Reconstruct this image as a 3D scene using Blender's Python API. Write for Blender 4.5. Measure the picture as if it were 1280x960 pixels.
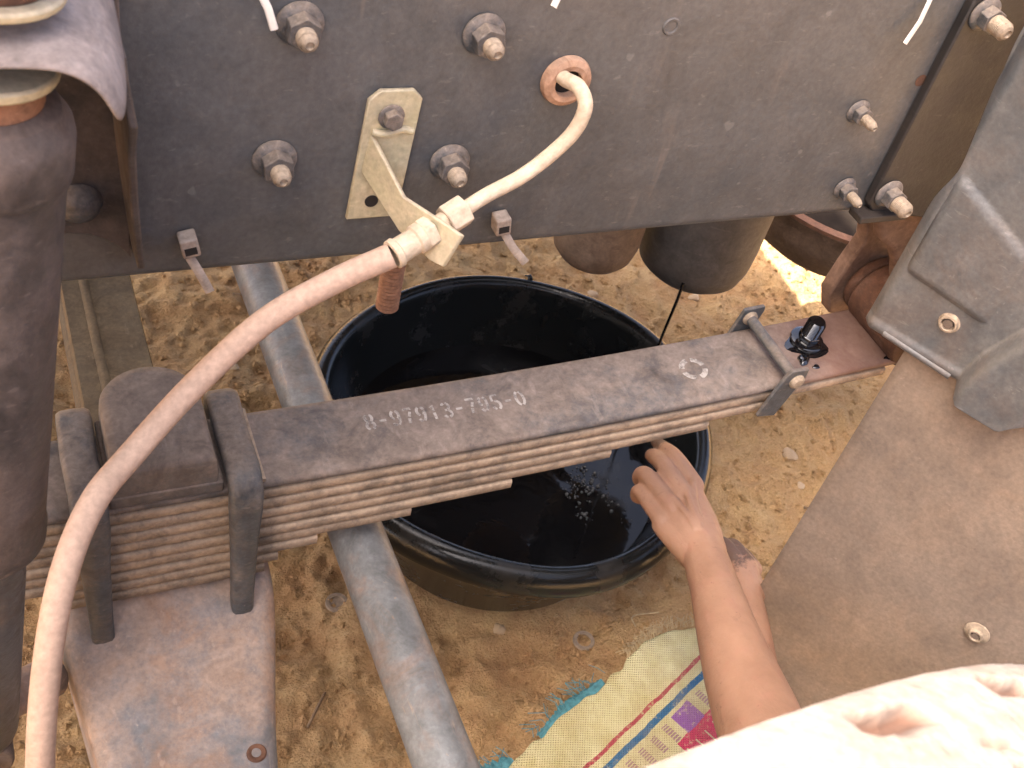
import bpy, bmesh, math, random
import numpy as np
from mathutils import Vector, Matrix
for o in list(bpy.data.objects): bpy.data.objects.remove(o)
S = bpy.context.scene
COL = S.collection
R = math.radians
random.seed(7); RNG = np.random.default_rng(7)

# ------------------------------------------------------------------ camera
CAM_H = 1.08
def camera():
    p, yaw, roll = R(43.8), R(32.9), R(15.8)
    fw = Vector((math.sin(yaw)*math.cos(p), math.cos(yaw)*math.cos(p), -math.sin(p)))
    r = Vector((math.cos(yaw), -math.sin(yaw), 0)); u = r.cross(fw)
    r2 = math.cos(roll)*r + math.sin(roll)*u; u2 = -math.sin(roll)*r + math.cos(roll)*u
    c = bpy.data.cameras.new('camera'); o = bpy.data.objects.new('camera', c); COL.objects.link(o)
    m = Matrix((r2, u2, -fw)).transposed().to_4x4(); m.translation = (0, 0, CAM_H)
    o.matrix_world = m
    c.sensor_width = 36; c.lens = 1400/1280*36; c.clip_start = .02; c.clip_end = 500
    c.dof.use_dof = True; c.dof.focus_distance = .86; c.dof.aperture_fstop = 22
    S.camera = o
camera()

# ------------------------------------------------------------------ sky, sun, exposure
SUN_EL, SUN_AZ = R(60), R(270)          # azimuth clockwise from +y: the sun stands ahead of the truck, over the added cab
w = bpy.data.worlds.new('World'); S.world = w; w.use_nodes = True
nt = w.node_tree; nt.nodes.clear()
sk = nt.nodes.new('ShaderNodeTexSky'); sk.sky_type = 'NISHITA'; sk.sun_disc = False
sk.sun_elevation = SUN_EL; sk.sun_rotation = SUN_AZ; sk.dust_density = 6.0; sk.air_density = .35; sk.ozone_density = .2
bg = nt.nodes.new('ShaderNodeBackground'); bg.inputs[1].default_value = .15
ow = nt.nodes.new('ShaderNodeOutputWorld')
nt.links.new(sk.outputs[0], bg.inputs[0]); nt.links.new(bg.outputs[0], ow.inputs[0])
sl = bpy.data.lights.new('sun', 'SUN'); sl.energy = 4.2; sl.angle = R(.53); sl.color = (1, .95, .87)
so = bpy.data.objects.new('sun', sl); COL.objects.link(so)
sd = Vector((math.sin(SUN_AZ)*math.cos(SUN_EL), math.cos(SUN_AZ)*math.cos(SUN_EL), math.sin(SUN_EL)))
so.rotation_euler = (-sd).to_track_quat('-Z', 'Y').to_euler(); so.location = sd*20
S.view_settings.view_transform = 'Standard'; S.view_settings.look = 'None'
S.view_settings.gamma = 1; S.view_settings.use_curve_mapping = False
S.view_settings.exposure = 2.7
S.render.engine = 'CYCLES'
S.cycles.max_bounces = 10; S.cycles.diffuse_bounces = 6; S.cycles.caustics_reflective = False; S.cycles.caustics_refractive = False
S.cycles.use_denoising = True; S.cycles.sample_clamp_indirect = 6

# ------------------------------------------------------------------ materials
MATS = {}
def lk(t, a, b): t.links.new(a, b)
def rgb(c): return (c[0], c[1], c[2], 1)
def newmat(name):
    m = bpy.data.materials.new(name); m.use_nodes = True
    t = m.node_tree; b = t.nodes['Principled BSDF']; MATS[name] = m
    return m, t, b
def noise(t, vec, scale, detail=5, rough=.6, dist=0):
    n = t.nodes.new('ShaderNodeTexNoise'); n.inputs['Scale'].default_value = scale
    n.inputs['Detail'].default_value = detail; n.inputs['Roughness'].default_value = rough; n.inputs['Distortion'].default_value = dist
    lk(t, vec, n.inputs['Vector']); return n.outputs['Fac']
def ramp(t, fac, a, b, ca=(0, 0, 0), cb=(1, 1, 1)):
    n = t.nodes.new('ShaderNodeValToRGB'); n.color_ramp.elements[0].position = a; n.color_ramp.elements[1].position = b
    n.color_ramp.elements[0].color = rgb(ca); n.color_ramp.elements[1].color = rgb(cb); lk(t, fac, n.inputs[0]); return n.outputs['Color']
def mixc(t, fac, a, b, mode='MIX'):
    n = t.nodes.new('ShaderNodeMix'); n.data_type = 'RGBA'; n.blend_type = mode
    for s, v in ((n.inputs[0], fac), (n.inputs[6], a), (n.inputs[7], b)):
        if isinstance(v, (int, float)): s.default_value = v
        elif isinstance(v, tuple): s.default_value = rgb(v)
        else: lk(t, v, s)
    return n.outputs[2]
def math_(t, op, a, b=0., c=None, clamp=False):
    n = t.nodes.new('ShaderNodeMath'); n.operation = op; n.use_clamp = clamp
    for s, v in zip(n.inputs, (a, b, c)):
        if v is None: continue
        if isinstance(v, (int, float)): s.default_value = v
        else: lk(t, v, s)
    return n.outputs[0]
def bumpn(t, h, strength, dist, prev=None):
    n = t.nodes.new('ShaderNodeBump'); n.inputs['Strength'].default_value = strength; n.inputs['Distance'].default_value = dist
    lk(t, h, n.inputs['Height'])
    if prev is not None: lk(t, prev, n.inputs['Normal'])
    return n.outputs[0]
def coords(t, scale=(1, 1, 1), kind='Object'):
    tc = t.nodes.new('ShaderNodeTexCoord')
    if scale == (1, 1, 1): return tc.outputs[kind]
    mp = t.nodes.new('ShaderNodeMapping'); mp.inputs['Scale'].default_value = scale; lk(t, tc.outputs[kind], mp.inputs[0]); return mp.outputs[0]

def dusty(name, base, dust, amt=.5, soft=.12, scale=14, rough=.5, dust_rough=.92, grain=260, bump=.25, metallic=0., second=None, sec_amt=.4, stretch=(1, 1, 1), specks=True, spec=.5, settle=.25, mott=.75, scr=.5):
    """painted or bare metal, rubber, under a patchy coat of dry dust that settles more on upward faces"""
    m, t, b = newmat(name); v = coords(t, stretch)
    n1 = noise(t, v, scale, 8, .66); n2 = noise(t, v, scale*7, 4, .7); nf = noise(t, v, grain, 3, .6)
    geo = t.nodes.new('ShaderNodeNewGeometry'); sx = t.nodes.new('ShaderNodeSeparateXYZ'); lk(t, geo.outputs['Normal'], sx.inputs[0])
    h = math_(t, 'MULTIPLY_ADD', n2, .35, n1); h = math_(t, 'MULTIPLY_ADD', sx.outputs['Z'], settle, h)
    thr = 1.25 - amt
    k = ramp(t, math_(t, 'MULTIPLY', h, .6), max(0., .6*thr - soft), min(1., .6*thr + soft))
    c = mixc(t, k, base, dust)
    if second:
        ns = noise(t, v, scale*1.7, 7, .7, .6); c = mixc(t, math_(t, 'MULTIPLY', ramp(t, ns, .5, .68), sec_amt), c, second)
    if specks:
        sp = ramp(t, noise(t, v, 190+scale, 4, .6), .66, .76); c = mixc(t, math_(t, 'MULTIPLY', sp, .35), c, tuple(x*1.4+.03 for x in dust))
        sd_ = ramp(t, noise(t, v, 90+scale, 5, .65, .5), .26, .36, (1, 1, 1), (0, 0, 0)); c = mixc(t, math_(t, 'MULTIPLY', sd_, .3), c, tuple(x*.6 for x in base))
    blot = noise(t, v, scale*3.1, 10, .72, .7)
    c = mixc(t, mott, c, ramp(t, blot, .34, .64, (.42, .40, .38), (1, 1, 1)), 'MULTIPLY')
    rub = noise(t, coords(t, (60, 14, 150)), 1.6, 4, .6); c = mixc(t, math_(t, 'MULTIPLY', ramp(t, rub, .64, .70), .35*scr), c, tuple(min(1., x*1.5+.05) for x in dust))
    c = mixc(t, .42, c, ramp(t, nf, .3, .75, (.35, .35, .35), (1, 1, 1)), 'MULTIPLY')
    lk(t, c, b.inputs['Base Color'])
    rr = math_(t, 'MULTIPLY_ADD', k, dust_rough - rough, rough); lk(t, rr, b.inputs['Roughness'])
    b.inputs['Metallic'].default_value = metallic; b.inputs['Specular IOR Level'].default_value = spec
    bn = bumpn(t, math_(t, 'MULTIPLY_ADD', n2, .7, nf), bump, .0012, bumpn(t, blot, bump*.3, .002))
    lk(t, bn, b.inputs['Normal']); return m

dusty('rail_paint', (.088, .095, .10), (.185, .16, .138), .42, .2, 6, .40, .8, second=(.16, .12, .09), sec_amt=.2, settle=.35, mott=.55)
dusty('plate_paint', (.016, .017, .018), (.05, .032, .021), .5, .2, 9, .5)
dusty('spring_steel', (.070, .081, .092), (.31, .238, .190), .58, .09, 13, .45, .85, second=(.035, .036, .04), sec_amt=.5, settle=.12)
dusty('leaf_dust', (.13, .10, .075), (.50, .37, .255), .66, .10, 30, .6, .95, second=(.12, .10, .09), sec_amt=.5, settle=.1, bump=.05, mott=.3, scr=.3)
dusty('ubolt_steel', (.085, .094, .102), (.28, .22, .175), .44, .10, 26, .34)
dusty('axle_dust', (.23, .222, .222), (.52, .375, .285), .48, .07, 10, .42, second=(.52, .28, .15), sec_amt=.6, settle=.1, mott=.5)
dusty('axle_paint', (.06, .055, .035), (.20, .14, .075), .6, .2, 13, .5)
dusty('rod_paint', (.25, .255, .25), (.48, .29, .15), .36, .08, 10, .42, second=(.36, .21, .13), sec_amt=.55, settle=-.35)
dusty('shock_paint', (.065, .058, .056), (.22, .16, .13), .52, .12, 13, .42)
dusty('shock_bracket', (.12, .11, .105), (.40, .32, .28), .60, .16, 14, .35)
dusty('zinc', (.66, .60, .38), (.62, .48, .34), .46, .2, 30, .38, metallic=.25, spec=.6, mott=.35)
dusty('nut_steel', (.085, .098, .112), (.40, .31, .235), .48, .16, 60, .38, metallic=.2)
dusty('stud_dust', (.30, .24, .175), (.56, .43, .30), .55, .14, 60, .55)
dusty('hose_rubber', (.53, .345, .25), (.62, .43, .315), .6, .3, 9, .6, specks=False, bump=.06, mott=.12, scr=0)
dusty('brake_pipe', (.62, .49, .34), (.78, .61, .43), .7, .2, 25, .6, specks=False, mott=.35, scr=0)
dusty('tie_plastic', (.36, .28, .22), (.52, .42, .34), .6, .2, 30, .5)
dusty('grommet', (.42, .21, .11), (.66, .42, .28), .6, .2, 30, .7)
dusty('rust_cast', (.06, .028, .018), (.25, .115, .062), .52, .25, 18, .7, second=(.38, .24, .17), sec_amt=.35)
dusty('hanger_dust', (.14, .075, .05), (.42, .27, .19), .6, .25, 18, .7)
dusty('canister_paint', (.05, .053, .056), (.15, .13, .115), .5, .25, 12, .42)
dusty('pan_dust', (.10, .07, .05), (.27, .20, .15), .6, .22, 14, .7)
dusty('flap_rubber', (.205, .16, .125), (.34, .25, .18), .56, .14, 7, .85, .95, bump=.18, second=(.36, .235, .15), sec_amt=.3, settle=0, mott=.35, scr=.25)
dusty('liner_plastic', (.10, .106, .112), (.22, .20, .178), .42, .16, 9, .36, .75, second=(.20, .125, .085), sec_amt=.25, bump=.15, mott=.4)
dusty('tyre_rubber', (.17, .118, .09), (.25, .20, .165), .66, .12, 22, .9, .97, bump=.5, second=(.22, .13, .085), sec_amt=.5, settle=0, mott=.3, scr=.2)
dusty('wheel_steel', (.30, .29, .27), (.45, .36, .27), .5, .2, 10, .45)
dusty('body_under', (.06, .06, .06), (.25, .19, .14), .5, .2, 6, .7)
dusty('bump_rubber', (.085, .088, .092), (.27, .205, .16), .5, .11, 16, .42)
dusty('thread_rust', (.22, .085, .04), (.48, .25, .14), .6, .2, 40, .7)

def rail_runs():
    m = MATS['rail_paint']; t = m.node_tree; b = t.nodes['Principled BSDF']; src = b.inputs['Base Color'].links[0].from_socket
    v = coords(t, (1, 1, .16)); runs = ramp(t, noise(t, v, 55, 3, .55, .2), .60, .68); sx = t.nodes.new('ShaderNodeSeparateXYZ'); lk(t, coords(t), sx.inputs[0])
    px = math_(t, 'SUBTRACT', 1.3, math_(t, 'DIVIDE', math_(t, 'ABSOLUTE', math_(t, 'SUBTRACT', sx.outputs['X'], .205)), .034), clamp=True); pz = math_(t, 'DIVIDE', math_(t, 'SUBTRACT', sx.outputs['Z'], .742), .02, clamp=True)
    patch = math_(t, 'MAXIMUM', math_(t, 'MULTIPLY', px, pz), math_(t, 'MULTIPLY', ramp(t, noise(t, coords(t), 7, 3, .5), .54, .64), .35))
    c = mixc(t, math_(t, 'MULTIPLY', math_(t, 'MULTIPLY', runs, patch), .6), src, (.27, .205, .165))
    drop = ramp(t, noise(t, coords(t), 75, 2, .4), .70, .735); c = mixc(t, math_(t, 'MULTIPLY', drop, .22), c, (.30, .28, .25))
    lk(t, c, b.inputs['Base Color'])
rail_runs()
def leaf_rust():
    m = MATS['spring_steel']; t = m.node_tree; b = t.nodes['Principled BSDF']; src = b.inputs['Base Color'].links[0].from_socket
    sx = t.nodes.new('ShaderNodeSeparateXYZ'); v = coords(t); lk(t, v, sx.inputs[0])
    e = math_(t, 'DIVIDE', math_(t, 'SUBTRACT', math_(t, 'MULTIPLY_ADD', noise(t, v, 20, 5, .6), .05, sx.outputs['X']), .60), .07, clamp=True)
    c = mixc(t, math_(t, 'MULTIPLY', e, .6), src, (.20, .085, .05)); lk(t, c, b.inputs['Base Color'])
leaf_rust()
def tyre_grooves():
    m = MATS['tyre_rubber']; t = m.node_tree; b = t.nodes['Principled BSDF']; src = b.inputs['Base Color'].links[0].from_socket
    at = t.nodes.new('ShaderNodeAttribute'); at.attribute_name = 'groove'
    lk(t, mixc(t, math_(t, 'MULTIPLY', at.outputs['Fac'], .92), src, (.06, .022, .010)), b.inputs['Base Color'])   # red soil packed in the grooves
tyre_grooves()
def plain(name, c, rough, spec=.5, var=.25, scale=60, metallic=0, coat=0, bump=0.):
    m, t, b = newmat(name); v = coords(t)
    n = noise(t, v, scale, 5, .6); c2 = mixc(t, var, c, ramp(t, n, .3, .7, tuple(x*.4 for x in c), tuple(min(1, x*1.5) for x in c)))
    lk(t, c2, b.inputs['Base Color']); b.inputs['Specular IOR Level'].default_value = spec; b.inputs['Metallic'].default_value = metallic
    lk(t, math_(t, 'MULTIPLY_ADD', n, .12, rough - .06), b.inputs['Roughness']); b.inputs['Coat Weight'].default_value = coat
    if bump: lk(t, bumpn(t, n, bump, .001), b.inputs['Normal'])
    return m
plain('pan_shade', (.02, .014, .010), .95, spec=.1, var=.5)  # near-black colour for the painted shade inside the pan
plain('void', (.012, .008, .006), .9)
plain('oil_coat', (.006, .006, .007), .07, .7, 0, 40, coat=.5)
plain('white_tie', (.72, .64, .55), .5)
plain('twig', (.23, .14, .07), .8, var=.6, scale=200)
plain('straw', (.52, .38, .2), .7, var=.5, scale=150)
plain('stone', (.40, .27, .15), .85, var=.6, scale=90, bump=.4)
plain('stone_pale', (.50, .36, .22), .85, var=.5, scale=90, bump=.4)
plain('teal', (.07, .22, .24), .7, var=.6, scale=220)
plain('cap_metal', (.28, .2, .13), .6, var=.5, scale=200)

def tub_mats():
    m, t, b = newmat('tub_plastic'); v = coords(t)
    n = noise(t, v, 18, 6, .65); nf = noise(t, v, 300, 2, .5)
    d = ramp(t, n, .52, .74)
    lk(t, mixc(t, math_(t, 'MULTIPLY', d, .09), (.008, .009, .009), (.16, .12, .085)), b.inputs['Base Color'])
    lk(t, math_(t, 'MULTIPLY_ADD', d, .3, .2), b.inputs['Roughness']); b.inputs['Specular IOR Level'].default_value = .32
    lk(t, bumpn(t, math_(t, 'MULTIPLY_ADD', n, 1.5, nf), .12, .0012), b.inputs['Normal'])
    m, t, b = newmat('oil'); v = coords(t)
    n = noise(t, v, 9, 4, .6, .8); n2 = noise(t, v, 55, 3, .6)
    film = math_(t, 'MULTIPLY', ramp(t, n, .53, .7), .5)
    lk(t, mixc(t, film, (.004, .004, .0045), (.03, .03, .03)), b.inputs['Base Color'])
    lk(t, math_(t, 'MULTIPLY_ADD', film, .28, .035), b.inputs['Roughness']); b.inputs['IOR'].default_value = 1.40
    lk(t, bumpn(t, math_(t, 'MULTIPLY_ADD', n2, .15, n), .12, .004), b.inputs['Normal'])
    m, t, b = newmat('bubble'); b.inputs['Base Color'].default_value = (.05, .05, .05, 1); b.inputs['Roughness'].default_value = .06; b.inputs['IOR'].default_value = 1.5
tub_mats()

def soil():
    m, t, b = newmat('soil'); v = coords(t)
    n0 = noise(t, v, 2.3, 6, .6); n1 = noise(t, v, 16, 8, .65); n2 = noise(t, v, 90, 6, .65); n3 = noise(t, v, 420, 3, .6)
    c = mixc(t, ramp(t, n0, .36, .66), (.48, .265, .122), (.64, .385, .172))
    c = mixc(t, ramp(t, n1, .35, .7), c, (.66, .435, .205))
    c = mixc(t, math_(t, 'MULTIPLY', ramp(t, n2, .56, .74), .6), c, (.74, .52, .27))
    c = mixc(t, math_(t, 'MULTIPLY', ramp(t, n2, .30, .42, (1, 1, 1), (0, 0, 0)), .55), c, (.33, .17, .075))
    c = mixc(t, .45, c, ramp(t, n3, .28, .72, (.45, .42, .38), (1, 1, 1)), 'MULTIPLY')
    ge = t.nodes.new('ShaderNodeNewGeometry'); isl = ramp(t, ge.outputs['Random Per Island'], 0, 1, (.72, .69, .65), (1.15, 1.15, 1.15))
    at = t.nodes.new('ShaderNodeAttribute'); at.attribute_name = 'loose'; c = mixc(t, at.outputs['Fac'], c, mixc(t, 1., c, isl, 'MULTIPLY'))
    lk(t, c, b.inputs['Base Color']); b.inputs['Roughness'].default_value = .95; b.inputs['Specular IOR Level'].default_value = .15
    b1 = bumpn(t, n1, .8, .03); b2 = bumpn(t, n2, 1., .010, b1); lk(t, bumpn(t, n3, .8, .0025, b2), b.inputs['Normal'])
soil()

def skin():
    m, t, b = newmat('skin'); v = coords(t)
    n1 = noise(t, v, 22, 5, .6); n2 = noise(t, v, 60, 4, .6); n3 = noise(t, v, 700, 3, .6)
    c = mixc(t, ramp(t, n1, .35, .68), (.27, .148, .092), (.36, .205, .13))
    c = mixc(t, math_(t, 'MULTIPLY', ramp(t, n2, .55, .75), .35), c, (.36, .16, .115))
    c = mixc(t, math_(t, 'MULTIPLY', ramp(t, noise(t, v, 38, 6, .7, .5), .60, .72), .5), c, (.15, .085, .055))
    for (fx, fy, fz, rad) in ((.604, .622, .225, .045), (.63, .50, .195, .05)):      # black grease on the fingers
        vd = t.nodes.new('ShaderNodeVectorMath'); vd.operation = 'DISTANCE'; lk(t, v, vd.inputs[0]); vd.inputs[1].default_value = (fx, fy, fz)
        near = math_(t, 'SUBTRACT', 1., math_(t, 'DIVIDE', vd.outputs['Value'], rad), clamp=True)
        gr = ramp(t, math_(t, 'MULTIPLY_ADD', noise(t, v, 120, 6, .7), 1.2, near), .78, 1.15); c = mixc(t, math_(t, 'MULTIPLY', gr, .8), c, (.045, .028, .022))
    lk(t, c, b.inputs['Base Color']); b.inputs['Roughness'].default_value = .58; b.inputs['Specular IOR Level'].default_value = .35
    b.inputs['Subsurface Weight'].default_value = .1; b.inputs['Subsurface Radius'].default_value = (1, .35, .2); b.inputs['Subsurface Scale'].default_value = .006
    vo = t.nodes.new('ShaderNodeTexVoronoi'); vo.feature = 'DISTANCE_TO_EDGE'; vo.inputs['Scale'].default_value = 520; lk(t, v, vo.inputs['Vector'])
    lk(t, bumpn(t, vo.outputs['Distance'], .2, .0008, bumpn(t, n3, .2, .0008, bumpn(t, noise(t, coords(t, (1, .35, 1)), 70, 4, .6, .4), .35, .004))), b.inputs['Normal'])
skin()
plain('nail', (.62, .42, .33), .35, var=.15)
plain('shirt', (.12, .14, .2), .9, var=.4, bump=.3)

def mat_weave():
    m, t, b = newmat('mat_weave'); tc = t.nodes.new('ShaderNodeTexCoord'); v = tc.outputs['Object']
    sx = t.nodes.new('ShaderNodeSeparateXYZ'); lk(t, v, sx.inputs[0])
    wob = noise(t, v, 30, 3, .6)
    s = sx.outputs['X']; tt = math_(t, 'ADD', sx.outputs['Y'], math_(t, 'MULTIPLY_ADD', wob, .006, -.003))
    def band(x, a, bb): return math_(t, 'MULTIPLY', math_(t, 'GREATER_THAN', x, a), math_(t, 'LESS_THAN', x, bb))
    def wave(x, per, duty):
        f = math_(t, 'FRACT', math_(t, 'DIVIDE', math_(t, 'ADD', x, 5.), per)); return math_(t, 'LESS_THAN', f, duty)
    n = noise(t, v, 26, 6, .65)
    c = mixc(t, ramp(t, n, .35, .7), (.58, .47, .21), (.74, .66, .37))
    worn = ramp(t, noise(t, v, 170, 4, .6), .22, .46)
    def mixw(f, a, b_): return mixc(t, math_(t, 'MULTIPLY', f, worn), a, b_)
    c = mixw(band(tt, .054, .0585), c, (.45, .06, .07))
    c = mixw(band(tt, .068, .0755), c, (.04, .14, .26))
    bars = math_(t, 'MULTIPLY', wave(s, .021, .42), band(tt, .082, .104)); hat = wave(tt, .0032, .6)
    c = mixc(t, math_(t, 'MULTIPLY', math_(t, 'MULTIPLY', bars, hat), .8), c, (.33, .14, .2))
    c = mixw(math_(t, 'MULTIPLY', band(tt, .104, .140), wave(math_(t, 'ADD', s, .035), .13, .66)), c, (.60, .05, .11))
    c = mixw(math_(t, 'MULTIPLY', band(tt, .080, .105), wave(math_(t, 'ADD', s, .015), .13, .24)), c, (.33, .13, .36))
    c = mixc(t, math_(t, 'MULTIPLY', band(tt, .115, .143), wave(s, .016, .12)), c, (.66, .6, .36))
    c = mixc(t, math_(t, 'MULTIPLY', band(tt, .147, .152), 1.), c, (.03, .13, .27))
    w1 = math_(t, 'SINE', math_(t, 'MULTIPLY', s, 2*math.pi/.0042)); w2 = math_(t, 'SINE', math_(t, 'MULTIPLY', sx.outputs['Y'], 2*math.pi/.0034))
    wv = math_(t, 'MULTIPLY_ADD', math_(t, 'MULTIPLY', w1, w2), .5, .5)
    c = mixc(t, .4, c, ramp(t, wv, 0, .8, (.48, .42, .3), (1, 1, 1)), 'MULTIPLY')
    dirt = math_(t, 'MULTIPLY', ramp(t, noise(t, v, 16, 8, .7), .48, .74), .5); c = mixc(t, dirt, c, (.36, .24, .12))
    lk(t, c, b.inputs['Base Color']); b.inputs['Roughness'].default_value = .85
    lk(t, bumpn(t, wv, .8, .002), b.inputs['Normal'])
mat_weave()

def stencil():
    m, t, b = newmat('stencil_paint'); v = coords(t)
    b.inputs['Base Color'].default_value = (.44, .385, .33, 1); b.inputs['Roughness'].default_value = .8
    tr = t.nodes.new('ShaderNodeBsdfTransparent'); mx = t.nodes.new('ShaderNodeMixShader')
    lk(t, math_(t, 'MULTIPLY', ramp(t, noise(t, v, 120, 6, .75), .42, .70), .9), mx.inputs[0]); lk(t, b.outputs[0], mx.inputs[1]); lk(t, tr.outputs[0], mx.inputs[2])
    lk(t, mx.outputs[0], t.nodes['Material Output'].inputs[0])
stencil()

# ------------------------------------------------------------------ mesh helpers
def spline(pts, n=8):
    P = [Vector(p) for p in pts]; out = []
    for i in range(len(P)-1):
        p0 = P[i-1] if i else 2*P[0]-P[1]; p1 = P[i]; p2 = P[i+1]; p3 = P[i+2] if i+2 < len(P) else 2*P[-1]-P[-2]
        for k in range(n):
            u = k/n; out.append(.5*((2*p1)+(p2-p0)*u+(2*p0-5*p1+4*p2-p3)*u*u+(3*p1-p0-3*p2+p3)*u**3))
    out.append(P[-1]); return out
class MB:
    def __init__(s): s.v = []; s.f = []
    def add(s, vs, fs):
        n = len(s.v); s.v += [tuple(v) for v in vs]; s.f += [tuple(i+n for i in f) for f in fs]; return s
    def box(s, a, b, M=None):
        (x0, y0, z0), (x1, y1, z1) = a, b
        vs = [Vector(p) for p in ((x0,y0,z0),(x1,y0,z0),(x1,y1,z0),(x0,y1,z0),(x0,y0,z1),(x1,y0,z1),(x1,y1,z1),(x0,y1,z1))]
        if M: vs = [M @ p for p in vs]
        return s.add(vs, [(0,3,2,1),(4,5,6,7),(0,1,5,4),(1,2,6,5),(2,3,7,6),(3,0,4,7)])
    def tube(s, pts, rad, n=20, caps=True, sx=1., ref=None):
        P = [Vector(p) for p in pts]; m = len(P)
        if not hasattr(rad, '__len__'): rad = [rad]*m
        t0 = (P[1]-P[0]).normalized(); a = Vector(ref) if ref else (Vector((0,0,1)) if abs(t0.z) < .9 else Vector((1,0,0)))
        base = len(s.v); ring = []
        for i in range(m):
            t = (P[min(i+1,m-1)]-P[max(i-1,0)]).normalized(); a = (a-t*a.dot(t)).normalized(); b = t.cross(a)
            ring.append([P[i]+(a*math.cos(2*math.pi*k/n)*sx+b*math.sin(2*math.pi*k/n))*rad[i] for k in range(n)])
        vs = [v for r in ring for v in r]; fs = []
        for i in range(m-1):
            for k in range(n):
                k2 = (k+1) % n; fs.append((i*n+k, i*n+k2, (i+1)*n+k2, (i+1)*n+k))
        if caps: fs += [tuple(range(n))[::-1], tuple((m-1)*n+k for k in range(n))]
        return s.add(vs, fs)
    def lathe(s, prof, M=None, n=32, ang=None):
        M = M or Matrix(); vs = []; fs = []; m = len(prof)
        for k in range(n):
            a = 2*math.pi*k/n
            for (r, z) in prof: vs.append(M @ Vector((r*math.cos(a), r*math.sin(a), z)))
        for k in range(n):
            k2 = (k+1) % n
            for i in range(m-1): fs.append((k*m+i, k2*m+i, k2*m+i+1, k*m+i+1))
        return s.add(vs, fs)
    def prism(s, poly, fn, d):
        """poly in 2D -> fn(u, v, w) with w 0..d"""
        n = len(poly); vs = [fn(u, v, 0) for u, v in poly]+[fn(u, v, d) for u, v in poly]
        fs = [tuple(range(n))[::-1], tuple(range(n, 2*n))]+[(i, (i+1) % n, (i+1) % n+n, i+n) for i in range(n)]
        return s.add(vs, fs)
    def mesh(s, name, mat, smooth=35):
        me = bpy.data.meshes.new(name); me.from_pydata(s.v, [], s.f)
        bm = bmesh.new(); bm.from_mesh(me); bmesh.ops.remove_doubles(bm, verts=bm.verts, dist=1e-6); bmesh.ops.recalc_face_normals(bm, faces=bm.faces); bm.to_mesh(me); bm.free()
        me.materials.append(MATS[mat])
        if smooth: me.shade_smooth(); me.set_sharp_from_angle(angle=R(smooth))
        return me
    def build(s, name, mat, parent=None, bevel=0, smooth=35, seg=2, label=None):
        return link(name, s.mesh(name, mat, smooth), parent, bevel=bevel, seg=seg, label=label)
def link(name, me, parent=None, M=None, bevel=0, seg=2, label=None):
    o = bpy.data.objects.new(name, me); COL.objects.link(o)
    if parent:
        o.parent = parent; o.matrix_parent_inverse = WM[parent.name].inverted()
    if M is not None: o.matrix_basis = M
    WM[o.name] = (M if M is not None else Matrix())
    if bevel:
        b = o.modifiers.new('edge', 'BEVEL'); b.width = bevel; b.segments = seg; b.limit_method = 'ANGLE'; b.angle_limit = R(38); b.harden_normals = False
    if label: o['label'] = label
    return o
WM = {}
def empty(name, loc, parent=None, label=None):
    o = bpy.data.objects.new(name, None); o.empty_display_size = .05; M = Matrix.Translation(loc); o.matrix_basis = M; COL.objects.link(o)
    if parent: o.parent = parent; o.matrix_parent_inverse = WM[parent.name].inverted()
    WM[o.name] = M
    if label: o['label'] = label
    return o
def tag(o, label=None, cat=None, group=None, kind=None):
    if label: o['label'] = label
    if cat: o['category'] = cat
    if group: o['group'] = group
    if kind: o['kind'] = kind
    return o
def frame_to(p, axis, up=(0, 0, 1)):
    """matrix whose local z runs along axis, at p"""
    z = Vector(axis).normalized(); u = Vector(up); u = u if abs(u.dot(z)) < .95 else Vector((1, 0, 0))
    x = u.cross(z).normalized(); y = z.cross(x)
    m = Matrix((x, y, z)).transposed().to_4x4(); m.translation = p; return m

# vectorised value noise
def vnoise(x, y, seed=0):
    rs = np.random.default_rng(seed); T = rs.random((256, 256))
    xi = np.floor(x).astype(int); yi = np.floor(y).astype(int); fx = x-xi; fy = y-yi
    fx = fx*fx*(3-2*fx); fy = fy*fy*(3-2*fy); g = lambda a, b: T[a % 256, b % 256]
    return (g(xi, yi)*(1-fx)+g(xi+1, yi)*fx)*(1-fy)+(g(xi, yi+1)*(1-fx)+g(xi+1, yi+1)*fx)*fy - .5
def ground_h(x, y):
    x = np.asarray(x, float); y = np.asarray(y, float)
    wx = x+.05*vnoise(x*9, y*9, 11); wy = y+.05*vnoise(x*9, y*9, 12)
    h = .018*vnoise(wx*3, wy*3, 1)+.016*vnoise(wx*10, wy*10, 2)
    r = 1-2*np.abs(vnoise(wx*17, wy*22, 3)); h = h+.009*(r**2-.5)
    h = h+.009*vnoise(wx*40, wy*40, 4)+.008*vnoise(x*90, y*90, 5)
    c = np.maximum(0, vnoise(wx*60, wy*60, 6)-.18); h = h+.022*c
    return h-.006

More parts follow.
